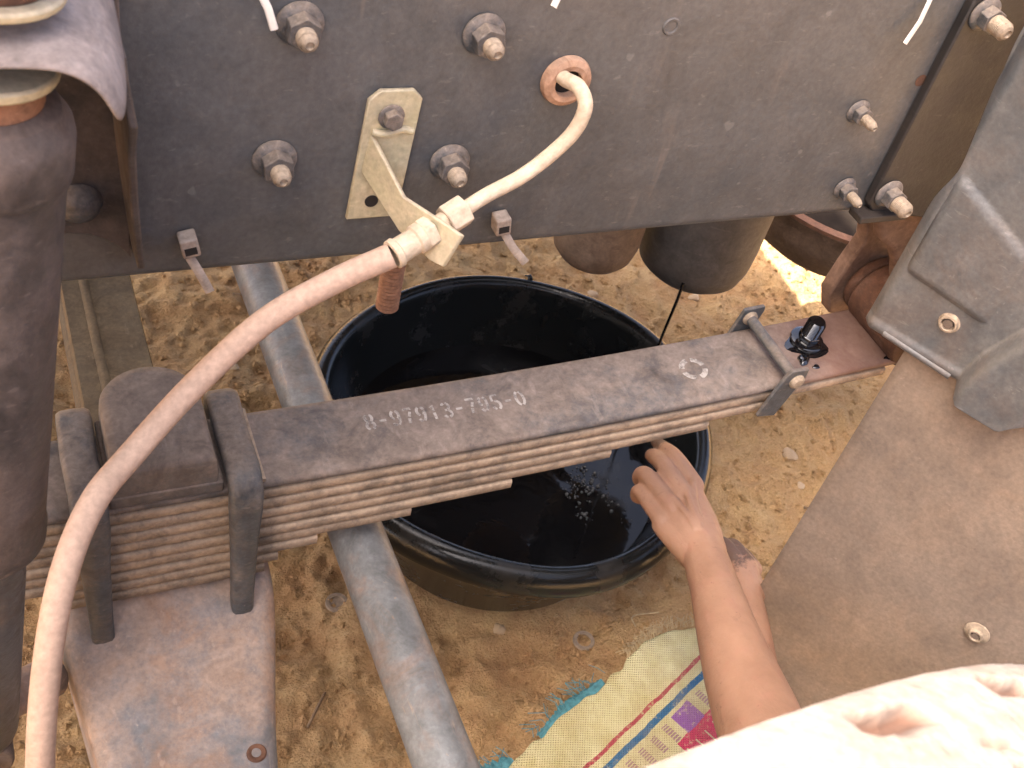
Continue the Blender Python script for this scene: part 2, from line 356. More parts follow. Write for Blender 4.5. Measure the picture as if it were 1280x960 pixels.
# ------------------------------------------------------------------ ground
def axis_coords(a, b, step, far):
    inner = list(np.arange(a, b+1e-9, step)); lo = []; hi = []; d = step; x = a
    while x > -far: d *= 1.35; x -= d; lo.append(x)
    d = step; x = inner[-1]
    while x < far: d *= 1.35; x += d; hi.append(x)
    return np.array(lo[::-1]+inner+hi)
def ground():
    xs = axis_coords(-.25, 1.75, .0055, 70); ys = axis_coords(.2, 2.1, .0055, 70)
    X, Y = np.meshgrid(xs, ys, indexing='ij')
    fade = np.clip(1.6-np.maximum(np.abs(X-.75), np.abs(Y-1.1))/2.5, .15, 1)
    Z = ground_h(X, Y)*fade
    # flattened where the tub and the mat lie
    d = np.hypot(X-.502, Y-.751); k = np.clip((d-.165)/.04, 0, 1); Z = Z*k+(-.002)*(1-k)
    s_ = (X-.39)*.912+(Y-.42)*.41; t_ = (X-.39)*.41-(Y-.42)*.912
    k = np.clip(np.maximum(np.maximum(-t_, s_-.33), 0)/.05, 0, 1); k = np.where((s_ > -.4) & (t_ < .7), k, 1); Z = Z*(.25+.75*k)-.004*(1-k)
    nx, ny = X.shape; V = np.stack([X, Y, Z], -1).reshape(-1, 3)
    i = np.arange(nx*ny).reshape(nx, ny); F = np.stack([i[:-1, :-1], i[1:, :-1], i[1:, 1:], i[:-1, 1:]], -1).reshape(-1, 4)
    me = bpy.data.meshes.new('ground'); me.from_pydata(V.tolist(), [], F.tolist()); me.materials.append(MATS['soil']); me.shade_smooth()
    tag(link('ground', me), kind='structure')
    GX, GY, GZ = xs, ys, Z
    def h(x, y):
        return float(Z[np.clip(np.searchsorted(xs, x), 0, nx-1), np.clip(np.searchsorted(ys, y), 0, ny-1)])
    return h
GH = ground()

def rock(seed, r):
    rr = random.Random(seed); bm = bmesh.new(); bmesh.ops.create_icosphere(bm, subdivisions=2, radius=r)
    s = (rr.uniform(.8, 1.4), rr.uniform(.7, 1.1), rr.uniform(.45, .75)); ph = [rr.uniform(0, 6) for _ in range(6)]
    for v in bm.verts:
        n = v.co.normalized(); k = 1+.18*math.sin(n.x*3+ph[0])+.15*math.sin(n.y*4+ph[1])+.14*math.sin(n.z*5+ph[2]+n.x*3)
        v.co = Vector((v.co.x*s[0], v.co.y*s[1], v.co.z*s[2]))*k
    me = bpy.data.meshes.new('stone'); bm.to_mesh(me); bm.free(); me.shade_smooth(); me.set_sharp_from_angle(angle=R(40)); return me

# grit: small clods and gravel nobody could count
def grit():
    n = 90000; g = RNG
    x = g.uniform(-.2, 1.75, n); y = g.uniform(.35, 2.0, n)
    s_ = (x-.39)*.912+(y-.42)*.41; t_ = (x-.39)*.41-(y-.42)*.912
    ok = (np.hypot(x-.502, y-.751) > .172) & ~((t_ > -.012) & (s_ < .33))
    ok &= vnoise(x*9, y*9, 21)+.5*vnoise(x*30, y*30, 22) > g.uniform(-.55, .45, n)
    x, y = x[ok], y[ok]; n = len(x); r = .0010+.0050*g.random(n)**5
    z = np.array([GH(a, b) for a, b in zip(x, y)])+r*.2
    a = g.random(n)*6.3; ca, sa = np.cos(a)*r, np.sin(a)*r; e = g.uniform(.7, 1.5, n); f = g.uniform(.6, 1., n); q = g.uniform(.5, .95, n)
    P = np.stack([np.stack(v, -1) for v in ((x+ca*e, y+sa*e, z), (x-sa*f, y+ca*f, z+r*.2), (x-ca*e, y-sa*e, z), (x+sa*f, y-ca*f, z-r*.1), (x+ca*.2, y+sa*.3, z+r*q), (x, y, z-r))], 1)
    F = np.array([(0,1,4),(1,2,4),(2,3,4),(3,0,4),(1,0,5),(2,1,5),(3,2,5),(0,3,5)])[None]+np.arange(n)[:, None, None]*6
    me = bpy.data.meshes.new('gravel'); me.from_pydata(P.reshape(-1, 3).tolist(), [], F.reshape(-1, 3).tolist()); me.materials.append(MATS['soil'])
    at = me.attributes.new('loose', 'FLOAT', 'POINT'); at.data.foreach_set('value', np.ones(len(me.vertices), np.float32))
    tag(link('gravel', me), 'fine grit and crumbled clods strewn over the bare soil', 'gravel', kind='stuff')
grit()

# ------------------------------------------------------------------ truck
truck = empty('truck', (.08, .9, 0))
tag(truck, 'dusty truck chassis with leaf spring, frame rail, shock absorber and mud flap', 'truck')
WEB = .52
def frame_rail():
    r = empty('frame_rail', (.3, .56, .625), truck, 'dark grey steel frame rail with flange nuts along its web')
    # C channel: web outer face y=.52, flanges turned inward
    t, H0, H1, D, rc = .006, .625, .855, .075, .009
    out = [(WEB+D, H0)]+[(WEB+rc-rc*math.sin(a), H0+rc-rc*math.cos(a)) for a in np.linspace(0, math.pi/2, 6)]
    out += [(WEB+rc-rc*math.cos(a), H1-rc+rc*math.sin(a)) for a in np.linspace(0, math.pi/2, 6)]+[(WEB+D, H1)]
    inn = [(WEB+D, H1-t), (WEB+t+.003, H1-t), (WEB+t, H1-t-.003), (WEB+t, H0+t+.003), (WEB+t+.003, H0+t), (WEB+D, H0+t)]
    poly = out+inn; mb = MB(); xs = [-1.3, -.6, 0, .3, .6, 1.2, 2.4]; n = len(poly)
    vs = [(x, y, z) for x in xs for y, z in poly]
    fs = [(i*n+k, (i+1)*n+k, (i+1)*n+(k+1) % n, i*n+(k+1) % n) for i in range(len(xs)-1) for k in range(n)]+[tuple(range(n))]
    fs.append(tuple((len(xs)-1)*n+k for k in range(n))); mb.add(vs, fs); mb.build('channel', 'rail_paint', r, smooth=30)
    # reinforcement plate at the rear spring hanger
    mb = MB(); poly = [(.597, .64), (.604, .632), (.66, .622), (.70, .603), (.80, .585), (1.5, .585), (1.5, .855), (.597, .855)]
    mb.prism(poly, lambda u, v, w: (u, WEB-.0005-w, v), .008); mb.build('reinforcement_plate', 'plate_paint', r, .0015, label='almost black plate lapped over the rail above the spring hanger')
    mb = MB(); mb.box((.588, WEB-.016, .628), (.634, WEB-.0005, .634)); mb.build('foot_plate', 'plate_paint', r, .001)
    # flange nut with stud
    def nut_mesh(name, s, stud_len, stud_r):
        m1 = MB(); m1.lathe([(0, 0), (.0138*s, 0), (.0140*s, .0016*s), (.0118*s, .0034*s), (.0095*s, .0045*s), (0, .0045*s)], n=36)
        hx = [(.0103*s*math.cos(math.pi/3*k+.26), .0103*s*math.sin(math.pi/3*k+.26)) for k in range(6)]
        m1.prism(hx, lambda u, v, w_: (u, v, .004*s+w_), .0100*s)
        m2 = MB(); L = stud_len
        pr = [(0, .004*s), (stud_r, .004*s)]
        k = 0; z = .0135*s
        while z < L-.004: pr += [(stud_r, z), (stud_r*.93, z+.0006), (stud_r, z+.0012)]; z += .0014
        pr += [(stud_r, L-.004), (stud_r*.72, L-.001), (stud_r*.42, L), (stud_r*.36, L-.0015), (0, L-.0015)]
        m2.lathe(pr, n=24)
        return m1.mesh('flange_nut', 'nut_steel', 30), m2.mesh('stud', 'stud_dust', 30)
    big = nut_mesh('a', .92, .0225, .0055); mid = nut_mesh('b', .66, .022, .0037); fat = nut_mesh('c', .86, .026, .0064)
    hang = []
    for (x, z, kind, rz) in [(.151, .789, big, .2), (.255, .782, big, .5), (.142, .706, big, .35), (.249, .697, big, .1), (.551, .719, mid, .3), (.573, .652, mid, .6), (.610, .650, fat, .2), (.611, .797, fat, .4)]:
        y = WEB-.0002 if kind is not fat else WEB-.0087
        M = frame_to((x, y, z), (0.03*random.uniform(-1, 1), -1, .02*random.uniform(-1, 1))) @ Matrix.Rotation(rz, 4, 'Z')
        o = link('flange_nut', kind[0], r, M, bevel=.0006); link('stud', kind[1], r, M)
        if kind is not big: o.data = kind[0]
    # dished hole and bolt-hole ring marks on the web
    mb = MB(); mb.lathe([(.0035, 0), (.0042, .0008), (.0052, .0009), (.006, 0)], frame_to((.376, WEB-.0002, .785), (0, -1, 0)), 24); mb.build('hole_ring', 'rail_paint', r)
    mb = MB(); mb.lathe([(0, 0), (.0045, .0003), (.0045, 0)], frame_to((.5945, WEB-.0003, .742), (0, -1, 0)), 20); mb.build('bolt_hole', 'rust_cast', r)
    # cable ties
    for (x, z, rot) in [(.094, .654, .2), (.291, .650, .15)]:
        M = frame_to((x, WEB-.0003, z), (0, -1, 0)) @ Matrix.Rotation(rot, 4, 'Z')
        tie = link('cable_tie', MB().box((-.0052, -.006, 0), (.0052, .007, .011)).mesh('cable_tie', 'tie_plastic'), r, M, bevel=.0012)
        link('tie_slot', MB().box((-.0035, -.0035, .0108), (.0035, .0015, .0113)).mesh('tie_slot', 'void'), r, M)
    for q in [((.094, .512, .646), (.099, .507, .637), (.104, .503, .626)), ((.293, .512, .645), (.299, .506, .636), (.309, .502, .625))]:
        mb = MB(); mb.tube(spline(q, 4), [.0028]*9, 8, sx=.3, ref=(0, -1, 0)); mb.build('tie_tail', 'tie_plastic', r)
    for (a, b) in [((.127, .515, .812), (.135, .508, .792)), ((.563, .516, .806), (.551, .508, .778)), ((.292, .516, .812), (.289, .51, .803))]:
        mb = MB(); mb.tube([a, ((a[0]+b[0])/2+.001, (a[1]+b[1])/2-.001, (a[2]+b[2])/2), b], [.0021]*3, 8, sx=.45, ref=(0, -1, 0)); mb.build('tie_tail', 'white_tie', r, label='pale clipped cable tie end poking from the rail')
    # grommet
    M = frame_to((.3135, WEB-.0003, .7515), (0, -1, 0))
    mb = MB(); mb.lathe([(.0088, -.0004), (.0082, .003), (.0088, .0058), (.0120, .0062), (.0152, .0045), (.0162, .0012), (.0160, 0)], M, 40); mb.build('grommet', 'grommet', r, label='rust coloured rubber grommet round the brake pipe hole')
    mb = MB(); mb.lathe([(0, .0004), (.009, .0006)], M, 32); mb.build('pipe_hole', 'void', r)
    return r
rail = frame_rail()

def hose_assembly():
    h = empty('brake_hose', (.2, .47, .68), truck, 'long curved brake hose caked in pale pink dust')
    pts = [(-.030, .270, .370), (-.026, .285, .430), (-.0215, .30, .492), (-.011, .33, .54), (.003, .36, .5735), (.022, .392, .587), (.046, .42, .5885), (.083, .443, .611), (.125, .457, .6415), (.165, .462, .662), (.197, .462, .677)]
    mb = MB(); mb.tube(spline(pts, 8), .0073, 24); mb.build('hose', 'hose_rubber', h)
    d = (Vector((.247, .480, .6935))-Vector((.205, .4655, .6795))).normalized(); p = Vector((.197, .462, .677))
    M = frame_to(p, d)
    mb = MB(); mb.lathe([(.0073, 0), (.0087, .0006), (.0089, .004), (.0078, .005), (.0076, .016), (.0088, .017), (.009, .0215), (0, .0215)], M, 28); mb.build('ferrule', 'brake_pipe', h)
    def hexn(z0, L, r, nm, mat='brake_pipe'):
        mb = MB(); mb.prism([(r*math.cos(math.pi/3*k), r*math.sin(math.pi/3*k)) for k in range(6)], lambda u, v, w_: M @ Vector((u, v, z0+w_)), L); mb.build(nm, mat, h, .0009)
    hexn(.0212, .0075, .0102, 'hex_fitting')
    mb = MB(); mb.lathe([(.0055, .028), (.0062, .0285), (.0062, .040), (.0055, .041)], M, 24); mb.build('neck', 'brake_pipe', h)
    hexn(.0385, .0145, .0098, 'pipe_nut')
    e = M @ Vector((0, 0, .054)); e2 = M @ Vector((0, 0, .07))
    pipe = [M @ Vector((0, 0, .050)), e, e2, (.281, .486, .708), (.300, .489, .722), (.3105, .489, .737), (.3135, .490, .752), (.3115, .499, .7590), (.3085, .511, .7570), (.3085, .527, .7545)]
    mb = MB(); mb.tube(spline(pipe, 8), .0045, 20); mb.build('brake_pipe', 'brake_pipe', h, label='thin cream brake pipe curving up into the grommet')
    # bracket: backing plate on the web and a tab bent out to the fitting
    b = empty('hose_bracket', (.205, .515, .70), truck, 'yellow zinc plated bracket bolted to the rail and holding the hose')
    mb = MB(); x0, x1, z0, z1, c = .1895, .2215, .661, .7495, .006
    sh = lambda x, z: (x+(z-.70)*.06, z)
    mb.prism([sh(x0, z0), sh(x1, z0), sh(x1, z1-c), sh(x1-c, z1), sh(x0+c, z1), sh(x0, z1-c)], lambda u, v, w_: (u, WEB-.0004-w_, v), .0032); mb.build('backing_plate', 'zinc', b, .0008)
    A = [(.1955, .5166, .7215), (.2085, .487, .6985), (.2275, .462, .6955), (.2345, .455, .6925)]
    B = [(.1925, .5166, .696), (.2095, .487, .6735), (.2205, .462, .6705), (.2265, .455, .6705)]
    mb = MB(); n = Vector((1, .35, -.2)).normalized()*.003
    vs = []
    for a_, b_ in zip(A, B): vs += [Vector(a_), Vector(b_), Vector(b_)+n, Vector(a_)+n]
    fs = [(i*4+k, (i+1)*4+k, (i+1)*4+(k+1) % 4, i*4+(k+1) % 4) for i in range(3) for k in range(4)]+[(0, 1, 2, 3), (15, 14, 13, 12)]
    mb.add(vs, fs); mb.build('tab', 'zinc', b, .0009)
    mb = MB(); mb.tube(spline([(.196, .5155, .7235), (.204, .5145, .7225), (.214, .5155, .7245), (.2205, .5160, .7225)], 5), .0022, 10); mb.build('weld_bead', 'zinc', b)
    Mb = frame_to((.2065, WEB-.0036, .733), (.0, -1, .0))
    mb = MB(); mb.lathe([(0, 0), (.0078, 0), (.008, .001), (.0068, .0016), (0, .0016)], Mb, 28)
    mb.prism([(.0058*math.cos(math.pi/3*k+.4), .0058*math.sin(math.pi/3*k+.4)) for k in range(6)], lambda u, v, w_: Mb @ Vector((u, v, .0014+w_)), .0058); mb.build('bracket_bolt', 'nut_steel', b, .0006)
    mb = MB(); mb.lathe([(0, .0005), (.0042, .0005), (.0042, 0)], frame_to((.2015, WEB-.0036, .674), (0, -1, 0)), 20); mb.build('bracket_hole', 'void', b)
hose_assembly()

XC = .077
def zs(x): return .45+.064*(x-XC)**2
def leaf_spring():
    sp = empty('leaf_spring', (XC, .528, .335), truck, 'leaf spring pack with white stencilled number on the top leaf')
    Y0, Y1, T = .493, .563, .0112
    ends_r = [.706, .698, .592, .527, .437, .349, .265, .19, .16, .15]
    for i, er in enumerate(ends_r):
        el = XC-(er-XC)
        if i < 2: el = XC-.60
        a, b = el, er; n = max(6, int((b-a)/.025)); mb = MB(); vs = []; fs = []
        prof = []
        hw = (Y1-Y0)/2-random.uniform(0, .0012)*(i > 0); yc = (Y0+Y1)/2; c = .0034 if i == 0 else .0018
        tt = T-.0014
        prof = [(-hw, -tt+c), (-hw+c, -tt), (hw-c, -tt), (hw, -tt+c), (hw, -c), (hw-c*.4, -c*.3), (hw-c*1.6, 0), (-hw+c*1.6, 0), (-hw+c*.4, -c*.3), (-hw, -c)]
        m = len(prof)
        for k in range(n+1):
            x = a+(b-a)*k/n
            taper = 1.
            for (dy, dz) in prof:
                xx = x
                if k == n and i > 1: xx = x-.004*abs(dy)/hw
                vs.append((xx, yc+dy*taper, zs(x)-i*T+dz))
        fs = [(k*m+j, (k+1)*m+j, (k+1)*m+(j+1) % m, k*m+(j+1) % m) for k in range(n) for j in range(m)]+[tuple(range(m)), tuple(n*m+j for j in range(m))]
        mb.add(vs, fs); mb.build('leaf', 'spring_steel' if i == 0 else 'leaf_dust', sp, smooth=50)
    # rolled eye at the hanger end
    ex, ez = .722, zs(.706)+.018
    mb = MB(); mb.tube([(ex, Y0, ez), (ex, Y1, ez)], .0325, 36); mb.build('spring_eye', 'rust_cast', sp, .003, label='rust red rolled spring eye')
    # rebound clip
    mb = MB(); mb.prism([(-.011, -.032), (.008, -.034), (.013, .012), (.011, .020), (-.006, .020), (-.009, .012)], lambda u, v, w_: (.580+u+.18*v, Y0-.0045-w_, .470+v), .004); mb.build('clip_plate', 'ubolt_steel', sp, .0008)
    mb = MB(); mb.prism([(-.012, -.032), (.010, -.034), (.012, .016), (.010, .021), (-.010, .019)], lambda u, v, w_: (.585+u+.18*v, Y1+.0010+w_, .468+v), .004); mb.build('clip_plate', 'ubolt_steel', sp, .0008)
    mb = MB(); mb.tube([(.5865, Y0-.004, .4775), (.5865, Y1+.0035, .4775)], .0050, 20); mb.build('clip_spacer', 'ubolt_steel', sp)
    mb = MB(); mb.lathe([(0, .004), (.0045, .0038), (.0068, .002), (.0072, 0), (0, 0)], frame_to((.5865, Y0-.0085, .4775), (0, -1, 0)), 24); mb.build('clip_bolt', 'stud_dust', sp)
    mb = MB(); mb.lathe([(0, .004), (.0045, .0038), (.0068, .002), (.0072, 0), (0, 0)], frame_to((.5865, Y1+.001, .4775), (0, -1, 0)), 24); mb.build('clip_bolt', 'stud_dust', sp)
    # rust spot scar and stencil
    def stroke(mb, pts, w, m):
        P = [Vector((p[0], p[1])) for p in pts]; vs = []
        for i, p in enumerate(P):
            t = (P[min(i+1, len(P)-1)]-P[max(0, i-1)]).normalized(); n = Vector((-t.y, t.x))*w/2
            for q in (p+n, p-n): vs.append(m(q.x, q.y))
        mb.add(vs, [(2*i, 2*i+1, 2*i+3, 2*i+2) for i in range(len(P)-1)])
    def arc(cx, cy, rx, ry, a0, a1, n=9): return [(cx+rx*math.cos(R(a0+(a1-a0)*k/n)), cy+ry*math.sin(R(a0+(a1-a0)*k/n))) for k in range(n+1)]
    G = {'0': [arc(.3, .5, .24, .44, 105, 255), arc(.3, .5, .24, .44, -75, 75)],
         '8': [arc(.3, .73, .2, .21, 110, 250), arc(.3, .73, .2, .21, -70, 70), arc(.3, .27, .23, .22, 110, 250), arc(.3, .27, .23, .22, -70, 70)],
         '9': [arc(.3, .68, .22, .26, 110, 250), arc(.3, .68, .22, .26, -60, 70), [(.52, .68), (.51, .42), (.45, .2), (.36, .07)], arc(.3, .3, .22, .24, 200, 260, 4)],
         '7': [[(.05, .94), (.52, .94), (.50, .86)], [(.46, .74), (.33, .45)], [(.31, .36), (.24, .05)]],
         '1': [[(.16, .78), (.3, .93), (.3, .56)], [(.3, .46), (.3, .05)]],
         '3': [arc(.3, .73, .2, .21, -65, 75), arc(.3, .73, .2, .21, 105, 160, 4), arc(.3, .27, .23, .22, -75, 65), arc(.3, .27, .23, .22, 200, 255, 4), [(.2, .5), (.34, .5)]],
         '5': [[(.52, .94), (.12, .94), (.1, .58)], arc(.28, .3, .24, .26, -70, 100), arc(.28, .3, .24, .26, 195, 250, 4)],
         '-': [[(.1, .47), (.5, .47)]]}
    mb = MB(); txt = '8-97913-795-0'; x0, x1 = .2265, .3605; cw = (x1-x0)/len(txt)
    mp = lambda u, v: (u, v, zs(u)+.0005)
    for i, ch in enumerate(txt):
        for pl in G[ch]: stroke(mb, [(x0+cw*(i+p[0]*1.28), .5245+.0165*p[1]-.02*(i/len(txt))*.1) for p in pl], .0023, mp)
    mb.build('stencil_lettering', 'stencil_paint', sp, smooth=0, label='white stencilled digits 8-97913-795-0')
    mb = MB()
    for k in range(4):
        a0 = 12+90*k
        vs = []; fs = []
        for j in range(9):
            a = R(a0+66*j/8)
            for rr in (.0079, .0126): vs.append(mp(.5135+rr*math.cos(a), .528+rr*math.sin(a)))
        fs = [(2*j, 2*j+1, 2*j+3, 2*j+2) for j in range(8)]; mb.add(vs, fs)
    mb.build('stencil_ring_mark', 'stencil_paint', sp, smooth=0, label='white broken ring stencilled near the clip')
    # U bolts clamping the pack to the axle
    for x, lab in ((.0245, None), (.1265, None)):
        mb = MB(); pts = []; ym0, ym1 = Y0-.0095, Y1+.0095
        zt = .4655; rr = .014
        path = [(x, ym0-.004, .292), (x, ym0-.002, .34), (x, ym0, .40), (x, ym0, .44)]
        path += [(x, ym0+rr-rr*math.cos(a), zt-rr+rr*math.sin(a)) for a in np.linspace(0.1, math.pi/2, 6)]
        path += [(x-.001, .528, zt+.001)]+[(x, ym1-rr+rr*math.cos(a), zt-rr+rr*math.sin(a)) for a in np.linspace(math.pi/2, .1, 6)]+[(x, ym1, .40), (x, ym1, .29)]
        # flattened forged section: wide along x, thinner through
        P = [Vector(p) for p in path]; n = 12; vs = []; m = len(P)
        for i in range(m):
            t = (P[min(i+1, m-1)]-P[max(i-1, 0)]).normalized(); a = Vector((1, 0, 0)); b = t.cross(a).normalized()
            zf = P[i].z; w = .0085+.0035*max(0, min(1, (zf-.37)/.07)); d = .0075
            for k in range(n):
                th = 2*math.pi*k/n; c, s = math.cos(th), math.sin(th)
                e = .55; vs.append(P[i]+a*w*math.copysign(abs(c)**e, c)+b*d*math.copysign(abs(s)**e, s))
        fs = [(i*n+k, (i+1)*n+k, (i+1)*n+(k+1) % n, i*n+(k+1) % n) for i in range(m-1) for k in range(n)]+[tuple(range(n)), tuple((m-1)*n+k for k in range(n))]
        mb.add(vs, fs); mb.build('u_bolt', 'ubolt_steel', sp, smooth=60)
    # bump stop pad on its base plate
    mb = MB(); mb.box((.0375, .4915, .4505), (.1130, .5645, .4615)); mb.build('pad_plate', 'bump_rubber', sp, .0015)
    out = [(.0405, .4925), (.1085, .4925)]+[(.075+.0345*math.cos(a), .556+.033*math.sin(a)) for a in np.linspace(.05, math.pi-.05, 18)]
    mb = MB(); rings = []
    cx, cy = .075, .535
    for (k, z) in ((1.0, .4615), (1.0, .476), (.985, .4825), (.94, .4865), (.8, .4885), (.4, .4895)):
        rings.append([(cx+(x-cx)*k, cy+(y-cy)*k, z) for x, y in out])
    n = len(out); vs = [p for r_ in rings for p in r_]; fs = [(i*n+k, i*n+(k+1) % n, (i+1)*n+(k+1) % n, (i+1)*n+k) for i in range(len(rings)-1) for k in range(n)]+[tuple((len(rings)-1)*n+k for k in range(n)), tuple(range(n))[::-1]]
    mb.add(vs, fs); mb.build('bump_stop', 'bump_rubber', sp, smooth=50, label='round ended rubber bump stop between the two U bolts')
    # chafed end shim beside the right U bolt
    mb = MB(); mb.box((.1395, .4935, .4512), (.1425, .5625, .4545)); mb.build('shim', 'leaf_dust', sp)
leaf_spring()

def axle():
    a = empty('front_axle', (.075, .6, .25), truck, 'forged front axle beam with dusty spring seat under the U bolts')
    # seat and near arm of the beam, swept toward the wheel
    secs = [(.62, .000, .150, .337, .24), (.56, -.004, .154, .337, .235), (.512, -.006, .156, .336, .23), (.488, -.004, .155, .328, .225), (.465, -.001, .151, .314, .215), (.43, .003, .143, .302, .205), (.385, .008, .133, .294, .20), (.34, .010, .126, .290, .20), (.28, .012, .120, .292, .20), (.2, .015, .118, .30, .2)]
    def sect(x0, x1, zt, zb, r=.016):
        p = []; 
        for (cx, cz, a0) in ((x1-r, zt-r, 0), (x0+r, zt-r, 90), (x0+r, zb+r, 180), (x1-r, zb+r, 270)):
            for k in range(5):
                th = R(a0+22.5*k); p.append((cx+r*math.cos(th), cz+r*math.sin(th)))
        return p
    mb = MB(); vs = []; n = 20
    for (y, x0, x1, zt, zb) in secs: vs += [(x, y, z) for x, z in sect(x0, x1, zt, zb)]
    fs = [(i*n+k, (i+1)*n+k, (i+1)*n+(k+1) % n, i*n+(k+1) % n) for i in range(len(secs)-1) for k in range(n)]+[tuple(range(n)), tuple((len(secs)-1)*n+k for k in range(n))]
    mb.add(vs, fs); o = mb.build('spring_seat', 'axle_dust', a, smooth=60, label='spring seat of the axle streaked with pink and rust dust')
    sm = o.modifiers.new('round', 'SUBSURF'); sm.levels = sm.render_levels = 2
    mb = MB(); mb.lathe([(.0035, .0004), (.0048, .0012), (.0065, .0012), (.0075, 0)], frame_to((.1145, .372, .2925), (0, 0, 1)), 24); mb.build('boss_ring', 'rust_cast', a)
    # I beam beyond the spring
    xc = .072
    P = [(-.030, 0), (.030, 0), (.032, -.006), (.029, -.014), (.010, -.020), (.008, -.055), (.029, -.063), (.033, -.070), (.031, -.080), (-.031, -.080), (-.033, -.070), (-.029, -.063), (-.008, -.055), (-.010, -.020), (-.029, -.014), (-.032, -.006)]
    mb = MB(); ys = [.60, .68, .8, 1.0, 1.25, 1.5, 1.6]; zt = [.330, .326, .318, .312, .312, .322, .33]
    vs = [(xc+x*1.05, y, t_+z*1.25) for y, t_ in zip(ys, zt) for x, z in P]; n = len(P)
    fs = [(i*n+k, (i+1)*n+k, (i+1)*n+(k+1) % n, i*n+(k+1) % n) for i in range(len(ys)-1) for k in range(n)]+[tuple(range(n)), tuple((len(ys)-1)*n+k for k in range(n))]
    mb.add(vs, fs); mb.build('beam', 'axle_paint', a, smooth=40, label='olive brown axle beam running away under the truck')
    mb = MB(); mb.tube(spline([(.062, .605, .3305), (.061, .8, .3195), (.060, 1.0, .3135), (.060, 1.3, .3145)], 6), .0045, 10, sx=.8); mb.build('forging_ridge', 'axle_paint', a)
    # tie rod
    t = empty('tie_rod', (.228, .6, .33), truck, 'round grey steel tie rod with orange dust along its side')
    mb = MB(); mb.tube([(.2145, 1.45, .33), (.2215, .95, .33), (.2275, .6, .33), (.234, .28, .33), (.2375, .10, .33)], .0225, 32); mb.build('tube', 'rod_paint', t)
axle()

